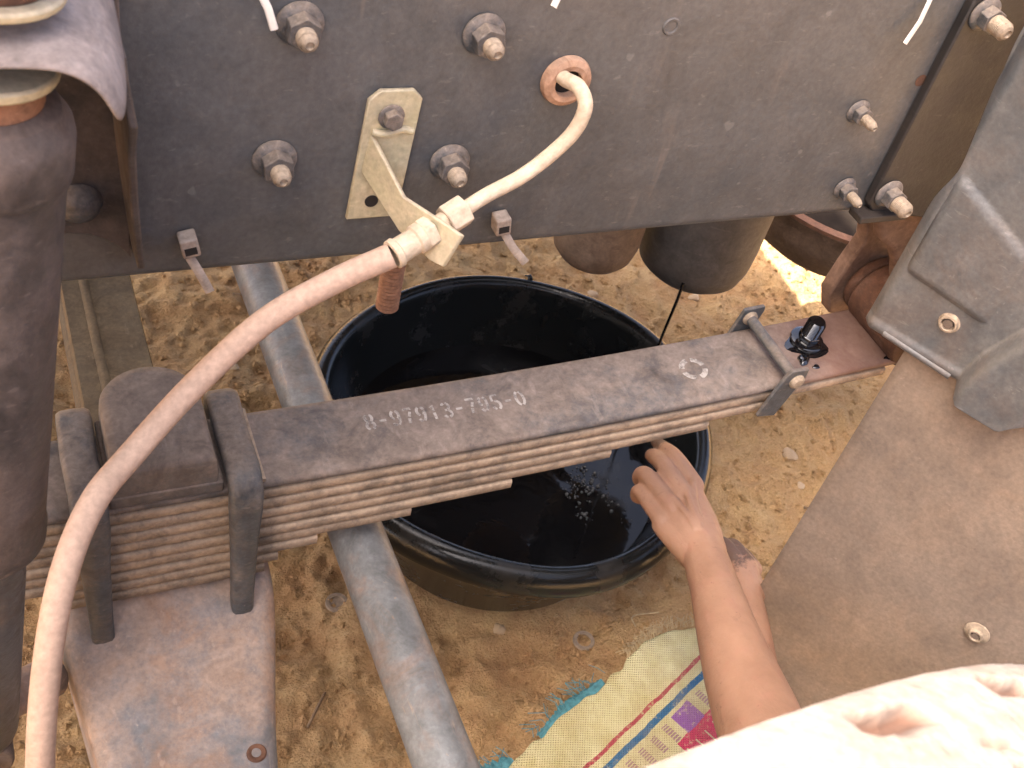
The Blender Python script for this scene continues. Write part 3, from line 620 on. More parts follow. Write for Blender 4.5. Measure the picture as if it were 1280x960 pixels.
def shock():
    s = empty('shock_absorber', (-.061, .42, .33), truck, 'thick telescopic shock absorber coated in brown dust')
    d = Vector((-.031, 0, -.25)).normalized(); top = Vector((-.004, .42, .806))
    M = frame_to(top, d, (0, 1, 0))
    mb = MB(); mb.lathe([(0, -.012), (.02, -.012), (.030, -.0085), (.0350, -.002), (.0362, .003), (.0364, .020), (.0358, .0225), (.0340, .0232), (.0340, .250), (.0350, .254), (.0350, .264), (.0335, .2665), (.025, .2665)], M, 56); mb.build('dust_cover', 'shock_paint', s, smooth=30)
    mb = MB(); mb.lathe([(.0255, .24), (.0255, .47), (.024, .478), (0, .478)], M, 48); mb.build('lower_tube', 'ubolt_steel', s)
    e = M @ Vector((0, 0, .492))
    mb = MB(); mb.tube([e+Vector((0, -.02, 0)), e+Vector((0, .02, 0))], .022, 32); mb.build('lower_eye', 'pan_dust', s, .002)
    mb = MB(); mb.tube([e+Vector((0, -.032, 0)), e+Vector((0, .05, 0))], .0085, 20); mb.build('lower_bolt', 'rust_cast', s, .001)
    mb = MB(); mb.tube([e+Vector((0, .02, 0)), e+Vector((.05, .06, -.04))], .016, 16); mb.build('axle_stub', 'axle_dust', s)
    for (z0, z1, r, mt) in ((-.024, -.010, .024, 'thread_rust'), (-.0275, -.0225, .0290, 'zinc'), (-.0600, -.0560, .0300, 'zinc'), (-.0735, -.0595, .0245, 'rust_cast'), (-.0780, -.0730, .0275, 'zinc'), (-.091, -.077, .009, 'zinc')):
        mb = MB(); mb.tube([M @ Vector((0, 0, z0)), M @ Vector((0, 0, z1))], r, 40); mb.build('mount_washer' if mt == 'zinc' else 'mount_bush', mt, s, .0012)
    # hooded mount bracket welded to the rail
    b = empty('shock_bracket', (0, .49, .74), truck, 'pale dusty hooded bracket carrying the top of the shock absorber')
    mb = MB(); zt = .857
    # plate profile across x: flat top curling down at the right and left edges
    prof = [(-.082, -.045), (-.079, -.028), (-.070, -.012), (-.055, -.003), (-.03, 0), (.02, 0), (.036, -.002), (.048, -.009), (.0575, -.022), (.0625, -.040)]
    ys = [.382, .405, .44, .48, .5185]; vs = []
    for j, y in enumerate(ys):
        for (x, z) in prof:
            kx = 1-.18*(1-j/4.)**2; vs.append((x*kx-.004, y, zt+z*(1-.25*(1-j/4.))-.006*(1-j/4.)**2))
    n = len(prof); fs = [(j*n+k, j*n+k+1, (j+1)*n+k+1, (j+1)*n+k) for j in range(4) for k in range(n-1)]
    mb.add(vs, fs); o = mb.build('hood', 'shock_bracket', b, smooth=60); so_ = o.modifiers.new('t', 'SOLIDIFY'); so_.thickness = .0045; so_.offset = -1
    ss = o.modifiers.new('r', 'SUBSURF'); ss.levels = ss.render_levels = 2
    # side gusset flaring outward toward its foot
    rows = [(.815, .0560, .446), (.80, .0572, .450), (.78, .0595, .445), (.75, .0605, .463), (.72, .062, .474), (.69, .064, .484), (.665, .066, .4935), (.648, .068, .503)]
    mb = MB(); vs = []
    for (z, x, y) in rows: vs += [(x, y, z), (x-.004, y, z), (x-.0045, .5195, z), (x, .5195, z)]
    fs = [(i*4+k, (i+1)*4+k, (i+1)*4+(k+1) % 4, i*4+(k+1) % 4) for i in range(len(rows)-1) for k in range(4)]+[(0, 1, 2, 3), tuple((len(rows)-1)*4+k for k in range(4))]
    mb.add(vs, fs); mb.build('gusset', 'shock_paint', b, .0012, smooth=50)
    # back plate with curved lower corner
    pl = [(-.09, .83), (-.09, .668), (.03, .668)]+[(.03+.032*math.sin(a), .660+.008*math.cos(a)-.014*math.sin(a)**2) for a in np.linspace(0, math.pi/2, 6)]+[(.0625, .83)]
    mb = MB(); mb.prism(pl, lambda u, v, w_: (u, WEB-.0006-w_, v), .0045); mb.build('back_plate', 'shock_paint', b, .001)
    mb = MB(); mb.lathe([(0, .0085), (.006, .0075), (.0105, .004), (.0125, 0), (0, 0)], frame_to((.0365, WEB-.0055, .688), (0, -1, 0)), 28); mb.build('dome_rivet', 'nut_steel', b)
shock()

def hanger():
    h = empty('spring_hanger', (.74, .56, .5), truck, 'rust brown cast hanger holding the end of the leaf spring')
    ex, ez = .722, zs(.706)+.018
    out = [(.600, .628), (.632, .612), (.655, .585), (.684, .562), (.692, .540), (.686, .510), (.682, .480), (.694, .455), (.735, .445), (.775, .452), (.80, .49), (.83, .55), (.90, .60), (.93, .628)]
    mb = MB(); mb.prism(out, lambda u, v, w_: (u, .577+w_, v), .016); mb.build('rear_cheek', 'hanger_dust', h, .002, smooth=40)
    mb = MB(); mb.prism([(.74, .628), (.752, .56), (.735, .505), (.738, .462), (.765, .452), (.79, .47), (.81, .52), (.85, .58), (.93, .628)], lambda u, v, w_: (u, .470+w_, v), .012)
    mb.build('front_cheek', 'rust_cast', h, .004, seg=3, smooth=50)
    # dusty forked rib between rail and cheek
    mb = MB(); rib = [(.635, .620), (.695, .618), (.707, .600), (.712, .582), (.722, .55), (.717, .526), (.700, .530), (.690, .550), (.676, .568), (.655, .582)]
    mb.prism(rib, lambda u, v, w_: (u, .535+w_, v), .012); mb.build('rib', 'hanger_dust', h, .0045, seg=3, smooth=50, label='pink dusty forked web of the hanger')
    mb = MB(); mb.tube([(ex, .5645, ez), (ex, .576, ez)], .030, 36); mb.build('bush_face', 'rust_cast', h, .004, seg=3)
    mb = MB(); mb.tube([(ex, .465, ez), (ex, .605, ez)], .0115, 20); mb.build('spring_pin', 'rust_cast', h, .001)
    for (x, y, z, r) in ((.645, .545, .616, .009), (.662, .552, .618, .008), (.668, .560, .600, .006)):
        mb = MB(); mb.prism([(r*1.1*math.cos(math.pi/3*k), r*1.1*math.sin(math.pi/3*k)) for k in range(6)], lambda u, v, w_: (x+u, y+v, z-w_), .014)
        mb.build('hanger_bolt', 'rust_cast', h, .0015)
hanger()

def under_engine():
    mb = MB(); mb.lathe([(0, .340), (.030, .340), (.050, .343), (.060, .352), (.0645, .368), (.066, .39), (.067, .55), (0, .55)], Matrix.Translation((.700, .795, -.012)), 64)
    mb.build('filter_canister', 'canister_paint', truck, label='dark grey round bottomed canister hanging behind the rail')
    mb = MB(); mb.lathe([(0, .370), (.024, .370), (.036, .374), (.0435, .384), (.047, .40), (.0485, .55), (0, .55)], Matrix.Translation((.569, .800, -.014)), 56)
    o = mb.build('sump_cup', 'pan_dust', truck, label='small brown dusty cup hanging beside the dark canister')
    p = empty('drain_pan', (.93, .84, .25), truck, 'dark curved pan under the truck behind the hanger')
    mb = MB(); pr = [(0, .262), (.095, .270), (.122, .290), (.134, .318), (.137, .352), (.139, .352), (.1365, .316), (.124, .286), (.096, .265), (0, .256)]
    mb.lathe(pr, Matrix.Translation((.985, .885, .01)), 64); mb.build('pan_wall', 'pan_dust', p)
    mb = MB(); mb.lathe([(0, .352), (.133, .352)], Matrix.Translation((.985, .885, .008)), 64); mb.build('pan_shade_disc', 'pan_shade', p)  # flat dark disc near the rim stands in for the shade within the pan
    mb = MB(); mb.lathe([(.1345, .352), (.1345, .3565), (.147, .3565), (.147, .352), (.1345, .352)], Matrix.Translation((.985, .885, .01)), 64); mb.build('pan_rim', 'rust_cast', p)
    # threaded stud end below the rail
    mb = MB(); pr = [(0, 0), (.0072, 0), (.0082, .001)]; z = .001
    while z < .12: pr += [(.0090, z+.0010), (.0076, z+.0026)]; z += .0034
    pr += [(0, z)]
    mb.lathe(pr, frame_to((.2575, .598, .506), (.01, .02, 1)), 28); mb.build('threaded_stud', 'thread_rust', truck, label='orange rusty threaded stud hanging under the rail')
under_engine()

def flap_liner():
    P0 = Vector((.645, .45, 0)); h = Vector((.5, -.8660254, 0)); nrm = Vector((-.8660254, -.5, 0))
    def pt(u, v, w_): return P0+h*u+Vector((0, 0, v))+nrm*w_
    f = empty('mud_flap', pt(.17, .13, 0), truck, 'large dusty brown rubber mud flap hanging behind the wheel')
    nu, nv = 40, 44; U0, U1, V0, V1 = 0., .36, .055, .60; rc = .012
    mb = MB(); vs = []; 
    for j in range(nv+1):
        for i in range(nu+1):
            a = i/nu; v = V0+(V1-V0)*j/nv; u0 = U0
            if v < V0+rc: u0 = U0+rc-math.sqrt(max(0, rc*rc-(V0+rc-v)**2))
            u = u0+(U1-u0)*a
            wv = .004*math.sin(u*14+1)*(1-j/nv)+.003*math.sin(u*9+v*11)*(1-j/nv)
            vs.append(pt(u, v, wv))
    fs = [(j*(nu+1)+i, j*(nu+1)+i+1, (j+1)*(nu+1)+i+1, (j+1)*(nu+1)+i) for j in range(nv) for i in range(nu)]
    mb.add(vs, fs); o = mb.build('flap_sheet', 'flap_rubber', f, smooth=60); s = o.modifiers.new('t', 'SOLIDIFY'); s.thickness = .0045; s.offset = -1
    def bolt(u, v, w_, par, r=.0075, mat='stud_dust'):
        M = frame_to(pt(u, v, w_), nrm)
        mb = MB(); mb.lathe([(0, .0006), (r*.45, .0006), (r*.5, .003), (r*.62, .0062), (r*.8, .0060), (r*.86, .0030), (r*1.05, .0022), (r*1.45, .0012), (r*1.5, 0)], M, 32); mb.build('flap_bolt', mat, par)
        mb = MB(); mb.lathe([(0, .0055), (r*.42, .0055), (r*.45, 0)], M, 16); mb.build('bolt_end', 'pan_dust', par)
    bolt(.178, .326, .0045, f)
    # pressed fender liner above it
    l = empty('fender_liner', pt(.1, .55, .02), truck, 'grey pressed fender liner with raised panels above the mud flap')
    nu, nv = 150, 150; A0, A1, B0, B1 = -.040, .36, .536, .98
    sst = lambda e0, e1, x: (lambda q: q*q*(3-2*q))(max(0., min(1., (x-e0)/(e1-e0))))
    def hgt(u, v):
        # ridge that starts at the lower edge and climbs to the right
        z = .010
        rid = sst(.046, .056, u-.03*sst(.55, .66, v)) ; z += .017*rid
        rid2 = sst(.095, .108, u-.03*sst(.55, .66, v)); z -= .013*rid2
        # raised pad bounded above the bolt line
        pad = sst(.606, .611, v+.1*u)*sst(-.029, -.025, u)*(1-sst(.694, .699, v+.45*(u+.03)))*(1-sst(.034, .042, u)); z += .0036*pad
        z -= .012*sst(.050, .062, u)*sst(.64, .66, v)
        z -= .010*(1-sst(-.0405, -.030, u))           # rolled free edge
        z += .0022*math.exp(-((v-(.552))/.004)**2)*(1-rid)      # hem along the bottom
        return z
    def bot(u):
        return .549-.012*sst(.044, .055, u)+.010*sst(.088, .097, u)
    def left(v): return -.037+.006*sst(.66, .70, v)-.012*sst(.70, .80, v)
    mb = MB(); vs = []
    for j in range(nv+1):
        for i in range(nu+1):
            q = (i/nu)**1.5; v_ = j/nv; v_ = v_**1.4
            u = A0+(A1-A0)*q; v = bot(u)+(B1-bot(u))*v_
            u = u+(left(v)-A0)*(1-q)
            vs.append(pt(u, v, hgt(u, v)))
    fs = [(j*(nu+1)+i, j*(nu+1)+i+1, (j+1)*(nu+1)+i+1, (j+1)*(nu+1)+i) for j in range(nv) for i in range(nu)]
    mb.add(vs, fs); o = mb.build('liner_panel', 'liner_plastic', l, smooth=60); s = o.modifiers.new('t', 'SOLIDIFY'); s.thickness = .0028; s.offset = -1
    bolt(.018, .588, .0102, l, .0088)
    mb = MB(); mb.lathe([(.0050, 0), (.0056, .0006), (.0064, .0006), (.007, 0)], frame_to(pt(.027, .572, .0103), nrm), 24); mb.build('dimple', 'liner_plastic', l)
    mb = MB(); mb.tube([pt(-.020, .5505, .0135), pt(.040, .5475, .0135)], .0030, 12); mb.build('hem_strip', 'liner_plastic', l)
    mb = MB(); mb.tube([pt(.098, .5485, .013), pt(.24, .5485, .013)], .0030, 12); mb.build('hem_strip', 'liner_plastic', l)
flap_liner()

def wheel():
    wv = empty('front_wheel', (.092, -.01, 0), truck, 'sunlit front wheel with tyre caked in pale dust')
    cx, cz, RO = .112, .410, .4150; phi = R(5.5)
    ax = Vector((math.sin(phi), -math.cos(phi), 0))        # outward axle direction
    fwd = Vector((math.cos(phi), math.sin(phi), 0)); C = Vector((cx, .094, cz))   # centre of the inner shoulder
    W = .195
    # profile: (offset along outward axis, radius); inner bead -> shoulder -> crown -> outer
    prof = [(.035, .215), (.012, .235), (-.008, .28), (-.012, .325), (-.006, .37), (-.001, .392), (.0005, .400)]
    crown = []
    nC = 96
    for k in range(nC+1):
        s = k/nC; y = .001+s*(W-.002); r = RO-.008*(2*s-1)**2-.006*(abs(2*s-1))**10
        crown.append((y, r))
    prof = prof+crown+[(W-.0005, .40), (W+.001, .392), (W+.006, .37), (W+.012, .325), (W+.008, .28), (W-.012, .235), (W-.035, .215)]
    n = 1300; m = len(prof); ys = np.array([p[0] for p in prof]); rs = np.array([p[1] for p in prof])
    th = np.linspace(0, 2*math.pi, n, endpoint=False)
    Y, T = np.meshgrid(ys, th); Rr = np.tile(rs, (n, 1))
    # tread: circumferential grooves plus angled lateral slots from the shoulder rib
    sl = lambda d, wd: np.clip(1-(np.abs(d)/wd)**4, 0, 1)
    pitch = 2*math.pi/26; tw = T+.10*np.sin(Y*46)*.18
    g = np.zeros_like(Rr)
    zig = .0045*np.sign(np.sin(T*26*1.0+.5))
    for yg, wd, dp in ((.062, .0042, .009), (.0975, .0042, .009), (.133, .0042, .009)):
        g = np.maximum(g, dp*sl(Y-yg-zig, wd))
    for yc_, sg in ((.0148, 1), (W-.0148, -1)):
        dT = ((T-.271+.095) % .19040)-.0952; g = np.maximum(g, .007*sl(Y-yc_-sg*.045*dT+.0008*np.sin(T*90), .0046)*sl(dT, .044))
        dT = ((T-.16+.095) % .19040)-.0952; g = np.maximum(g, .003*sl(Y-yc_-sg*(.018+.1*dT), .0016)*sl(dT, .024))
    for y0, y1, ph in ((.040, .060, 0.), (.135, .155, .5)):
        d = ((tw-(Y-.04)*2.0+ph*pitch) % pitch)-pitch/2; inside = np.clip((Y-y0)/.004, 0, 1)*np.clip((y1-Y)/.004, 0, 1)
        g = np.maximum(g, .0085*sl(d*RO, .0043)*inside)
    d = ((tw+(Y-.1)*1.4) % (pitch/2))-pitch/4; g = np.maximum(g, .004*sl(d*RO, .0022)*(Y > .066)*(Y < .130))
    crn = (Y > .0005) & (Y < W-.0005); Rr = Rr-g*crn
    wob = .0004*vnoise(T*40, Y*60, 31)+.0005*vnoise(T*110, Y*170, 32)+.0006*vnoise(T*300, Y*420, 33); Rr = Rr+wob*(Rr > .3)
    P = np.array(C)[None, None]+Y[..., None]*np.array(ax)+(Rr*np.sin(T))[..., None]*np.array(fwd)+(Rr*np.cos(T))[..., None]*np.array((0, 0, 1.))
    V = P.reshape(-1, 3); i = np.arange(n*m).reshape(n, m); j = np.roll(i, -1, 0)
    F = np.stack([i[:, :-1], j[:, :-1], j[:, 1:], i[:, 1:]], -1).reshape(-1, 4)
    me = bpy.data.meshes.new('tyre'); me.from_pydata(V.tolist(), [], F.tolist()); me.materials.append(MATS['tyre_rubber']); me.shade_smooth()
    at = me.attributes.new('groove', 'FLOAT', 'POINT'); at.data.foreach_set('value', np.clip(g*crn/.006, 0, 1).reshape(-1).astype(np.float32))
    link('tyre', me, wv, label='worn tyre tread bleached by pale dust in direct sun')
    M = Matrix((fwd, Vector((0, 0, 1)), ax)).transposed().to_4x4(); M.translation = C
    if M.determinant() < 0: M = Matrix((-fwd, Vector((0, 0, 1)), ax)).transposed().to_4x4(); M.translation = C
    mb = MB(); mb.lathe([(.222, .030), (.218, .034), (.206, .05), (.200, .09), (.200, .13), (.214, .158), (.222, .164), (.214, .160), (.196, .128), (.190, .118), (.15, .116), (.10, .100), (.05, .098), (0, .098)], M, 64); mb.build('rim', 'wheel_steel', wv)
    mb = MB(); mb.lathe([(0, -.03), (.11, -.03), (.150, -.02), (.155, .0), (.155, .07), (.06, .09), (.055, .15), (0, .15)], M, 48); mb.build('brake_drum', 'rust_cast', wv)
wheel()

def shade_cab():
    # the cab is an unseen box added and sized to shade the scene
    c = empty('shade_cab', (-1.1, .93, .95), truck)
    mb = MB(); mb.box((-1.9, .118, .95), (-.55, 1.74, 2.95)); mb.build('shade_cab_shell', 'body_under', c, .03)
    mb = MB(); mb.box((-1.5, .106, 1.9), (-.85, .1175, 2.55)); mb.build('shade_cab_side_window', 'plate_paint', c, .003)
    mb = MB(); mb.box((-.5495, .35, 1.95), (-.542, 1.5, 2.5)); mb.build('shade_cab_rear_window', 'plate_paint', c, .003)
    mb = MB(); mb.box((-.25, .84, .66), (.70, 1.45, .82)); mb.box((-.15, .90, .62), (.62, 1.3, .6595)); mb.box((.2, .95, .46), (.78, 1.5, .6195)); mb.build('oil_reflection_block', 'body_under', truck, .02)  # unseen mass added beyond the rail so the oil reflects dark
shade_cab()

# ------------------------------------------------------------------ tub of oil
def tub():
    prof = [(0, .004), (.150, .004), (.158, .006), (.163, .014), (.2165, .150), (.2205, .1535), (.2290, .1495), (.2345, .1515), (.2375, .158), (.2378, .166), (.2355, .1755), (.2300, .1825), (.2235, .1855), (.2175, .1848), (.2135, .179), (.2115, .170), (.157, .014), (.150, .009), (0, .008)]
    n = 128; vs = []; m = len(prof)
    for k in range(n):
        a = 2*math.pi*k/n
        q = 1+.010*math.cos(2*(a-R(-140)))+.006*math.cos(3*(a-R(140)))+.004*math.cos(5*a+1)
        for (r, z) in prof:
            kz = min(1, z/.16); rr = r*(1+(q-1)*kz); dz = (.004*math.sin(2*a+.6)+.0025*math.sin(5*a))*kz**2
            vs.append((.502+rr*math.cos(a), .751+rr*math.sin(a), z+dz))
    fs = [(k*m+i, ((k+1) % n)*m+i, ((k+1) % n)*m+i+1, k*m+i+1) for k in range(n) for i in range(m-1)]
    t = empty('plastic_tub', (.502, .751, 0)); tag(t, 'round black plastic tub holding used oil on the ground', 'tub')
    mb = MB(); mb.add(vs, fs); mb.build('basin', 'tub_plastic', t, smooth=50)
    # small nick with a curl of plastic on the rim
    mb = MB(); mb.tube(spline([(.600, .965, .184), (.602, .958, .187), (.601, .951, .178)], 4), [.003]*5+[.004]*4, 8, sx=.5); mb.build('rim_nick', 'tub_plastic', t)
    # oil
    nr, na = 30, 96; vs = [(.502, .751, .1)]; fs = []
    for i in range(1, nr+1):
        r = .196*i/nr
        for k in range(na):
            a = 2*math.pi*k/na; x = .502+r*math.cos(a); y = .751+r*math.sin(a); dd = math.hypot(x-.660, y-.742)
            vs.append((x, y, .1+.0007*math.sin(dd*210)*math.exp(-dd*14)))
    for k in range(na): fs.append((0, 1+k, 1+(k+1) % na))
    for i in range(nr-1):
        for k in range(na): a0 = 1+i*na; fs.append((a0+k, a0+na+k, a0+na+(k+1) % na, a0+(k+1) % na))
    me = bpy.data.meshes.new('oil'); me.from_pydata(vs, [], fs); me.materials.append(MATS['oil']); me.shade_smooth()
    tag(link('used_oil', me), 'still black pool of used oil inside the tub', 'oil')
    # oil stream from the canister
    mb = MB(); pts = [(.6600+.0006*math.sin(k*.9), .7455+.0005*math.cos(k*.7), .352-.252*k/20) for k in range(21)]
    mb.tube(pts, [.0019-.0007*k/20 for k in range(21)], 10)
    tag(mb.build('oil_stream', 'oil_coat'), 'thin black thread of oil running down from the canister', 'oil stream')
    # bubbles floating in a patch
    mb = MB(); bm = bmesh.new(); rr = random.Random(3)
    for i in range(150):
        u = rr.random(); a = rr.gauss(0, 1); b_ = rr.gauss(0, 1)
        x, y = (.578+a*.010+b_*.004, .688+b_*.013) if i < 95 else ((.560+a*.006, .655+b_*.022) if i < 125 else (.602+a*.006, .655+b_*.02))
        r = .0007+.0019*rr.random()**3
        bmesh.ops.create_icosphere(bm, subdivisions=2, radius=r, matrix=Matrix.Translation((x, y, .1003+r*.3)))
    me = bpy.data.meshes.new('bubbles'); bm.to_mesh(me); bm.free(); me.materials.append(MATS['bubble']); me.shade_smooth()
    tag(link('oil_bubbles', me), 'patch of tiny glinting bubbles floating on the oil', 'bubbles', kind='stuff')
tub()

def drain_plug():
    x, y = .632, .534; z = zs(x)+.0002
    p = empty('drain_plug', (x, y, z)); tag(p, 'oily black drain plug standing on the end of the spring leaf', 'drain plug')
    M = Matrix.Translation((x, y, z)) @ Matrix.Rotation(R(4), 4, 'X')
    mb = MB(); mb.lathe([(0, 0), (.0150, 0), (.0156, .0015), (.0152, .0030), (.0125, .0042), (0, .0042)], M, 40); mb.build('washer', 'oil_coat', p)
    mb = MB(); mb.prism([(.0098*math.cos(math.pi/3*k), .0098*math.sin(math.pi/3*k)) for k in range(6)], lambda u, v, w_: M @ Vector((u, v, .004+w_)), .006); mb.build('hex_head', 'oil_coat', p, .001)
    pr = [(.0080, .0098)]; q = .0105
    while q < .024: pr += [(.0084, q), (.0078, q+.0008)]; q += .0016
    pr += [(.0080, .0245), (.0066, .0262), (0, .0265)]
    mb = MB(); mb.lathe(pr, M, 32); mb.build('thread', 'oil_coat', p)
    # puddle and drips
    def blob(nm, cx, cy, rx, ry, rot, lab, h=.0016):
        vs = []; n = 28; c = (cx, cy, zs(cx)+.0004+h)
        vs.append(c)
        for (k, hz) in ((.6, .9), (.88, .55), (1., 0)):
            for i in range(n):
                a = 2*math.pi*i/n; wob = 1+.12*math.sin(3*a+cx*99)+.07*math.sin(5*a)
                u, v = rx*k*wob*math.cos(a), ry*k*wob*math.sin(a); xx = cx+u*math.cos(rot)-v*math.sin(rot); yy = cy+u*math.sin(rot)+v*math.cos(rot)
                vs.append((xx, yy, zs(xx)+.0003+h*hz))
        fs = [(0, 1+i, 1+(i+1) % n) for i in range(n)]+[(1+j*n+i, 1+(j+1)*n+i, 1+(j+1)*n+(i+1) % n, 1+j*n+(i+1) % n) for j in range(2) for i in range(n)]
        mb = MB(); mb.add(vs, fs); tag(mb.build(nm, 'oil_coat', smooth=60), lab, 'oil drop')
    blob('oil_puddle', .631, .531, .0195, .0175, .3, 'black oil puddle pooled under the drain plug', .0012)
    blob('oil_drop', .6165, .5135, .0068, .0052, .9, 'larger shiny oil drop in front of the drain plug', .0032)
    blob('oil_drop', .6235, .5035, .0034, .0026, .2, 'small flat oil drop beside the larger drop', .0010)
    blob('oil_drop', .6985, .4975, .007, .003, .25, 'thin oil smear near the edge of the leaf by the hanger', .0006)
drain_plug()

# ------------------------------------------------------------------ woven mat
def woven_mat():
    S_ = Vector((.912, .41, 0)); T_ = Vector((.41, -.912, 0)); O = Vector((.39, .42, 0))
    root = empty('woven_mat', O); tag(root, 'cream woven sack mat with red and blue stripes on the dirt', 'mat')
    M = Matrix((S_, T_, Vector((0, 0, -1)))).transposed().to_4x4(); M.translation = O   # local x along stripes, y across
    ns, ntt = 150, 130; s0, s1, t0, t1 = -.22, .318, 0., .52
    xs = np.linspace(s0, s1, ns); ys = np.linspace(t0, t1, ntt); X, Y = np.meshgrid(xs, ys, indexing='ij')
    edge = .007*vnoise(X*22, X*0+3, 41)+.004*vnoise(X*70, X*0+9, 42); ex = np.clip(1-Y/.05, 0, 1)
    Yd = Y+edge*ex*1.5+.9*np.clip(X-.235, 0, 1)**2*6*ex
    endw = .010*vnoise(Y*25, Y*0+2, 43); Xd = X+endw*np.clip((X-.27)/.05, 0, 1)
    wx = S_.x*Xd+T_.x*Yd+O.x; wy = S_.y*Xd+T_.y*Yd+O.y
    Z = .007+.008*vnoise(X*13, Y*13, 44)+.006*vnoise(X*30, Y*24, 45)+.008*np.maximum(0, vnoise(X*7, Y*5, 46))+.004*np.clip(1-Y/.02, 0, 1)*vnoise(X*40, Y*9, 47)
    V = np.stack([Xd, Yd, -Z], -1).reshape(-1, 3); i = np.arange(ns*ntt).reshape(ns, ntt)
    F = np.stack([i[:-1, :-1], i[1:, :-1], i[1:, 1:], i[:-1, 1:]], -1).reshape(-1, 4)
    me = bpy.data.meshes.new('weave'); me.from_pydata(V.tolist(), [], F.tolist()); me.materials.append(MATS['mat_weave']); me.shade_smooth()
    o = link('weave', me, root, M); s = o.modifiers.new('t', 'SOLIDIFY'); s.thickness = .0022; s.offset = 0
    # frayed teal backing under the edge
    rr = random.Random(5); mb = MB()
    def W(s, t, z): return O+S_*s+T_*t+Vector((0, 0, z))
    def cloth(a, b, wd):
        n = 40; vs = []
        for k in range(n+1):
            s = a+(b-a)*k/n; e = wd*(.35+.65*math.sin(math.pi*k/n))*(1+.5*(rr.random()-.5))
            vs += [W(s, .012, .006), W(s, -e*.5, .0075+.002*rr.random()), W(s, -e, .003+.003*rr.random())]
        return vs, [(3*k+q, 3*k+q+1, 3*k+q+4, 3*k+q+3) for k in range(n) for q in range(2)]
    for a, b, wd in ((-.10, .015, .024), (.055, .16, .010)):
        mb2 = MB(); mb2.add(*cloth(a, b, wd)); o = mb2.build('teal_backing', 'teal', root, smooth=60, label='frayed teal backing cloth under the mat edge')
    for i in range(90):
        s = rr.uniform(-.11, .02) if rr.random() < .7 else rr.uniform(.05, .17); L = rr.uniform(.006, .022)
        p = [W(s, -.004, .008), W(s+rr.uniform(-.006, .006), -.004-L*.5, .008+rr.uniform(0, .006)), W(s+rr.uniform(-.012, .012), -.006-L, .004+rr.uniform(0, .005))]
        mb.tube(p, .00045, 4, caps=False)
    tag(mb.build('teal_fringe', 'teal', root), kind='stuff')
    mb = MB()
    for i in range(120):
        s = rr.uniform(.2, .318); t = 0.9*max(0, s-.235)**2*6; L = rr.uniform(.004, .014)
        p = [W(s, t+.002, .010), W(s+rr.uniform(-.003, .008), t-L*.5, .012+rr.uniform(0, .006)), W(s+rr.uniform(-.006, .014), t-L, .008+rr.uniform(-.002, .01))]
        mb.tube(p, .0004, 4, caps=False)
    tag(mb.build('straw_fringe', 'straw', root), kind='stuff')
woven_mat()

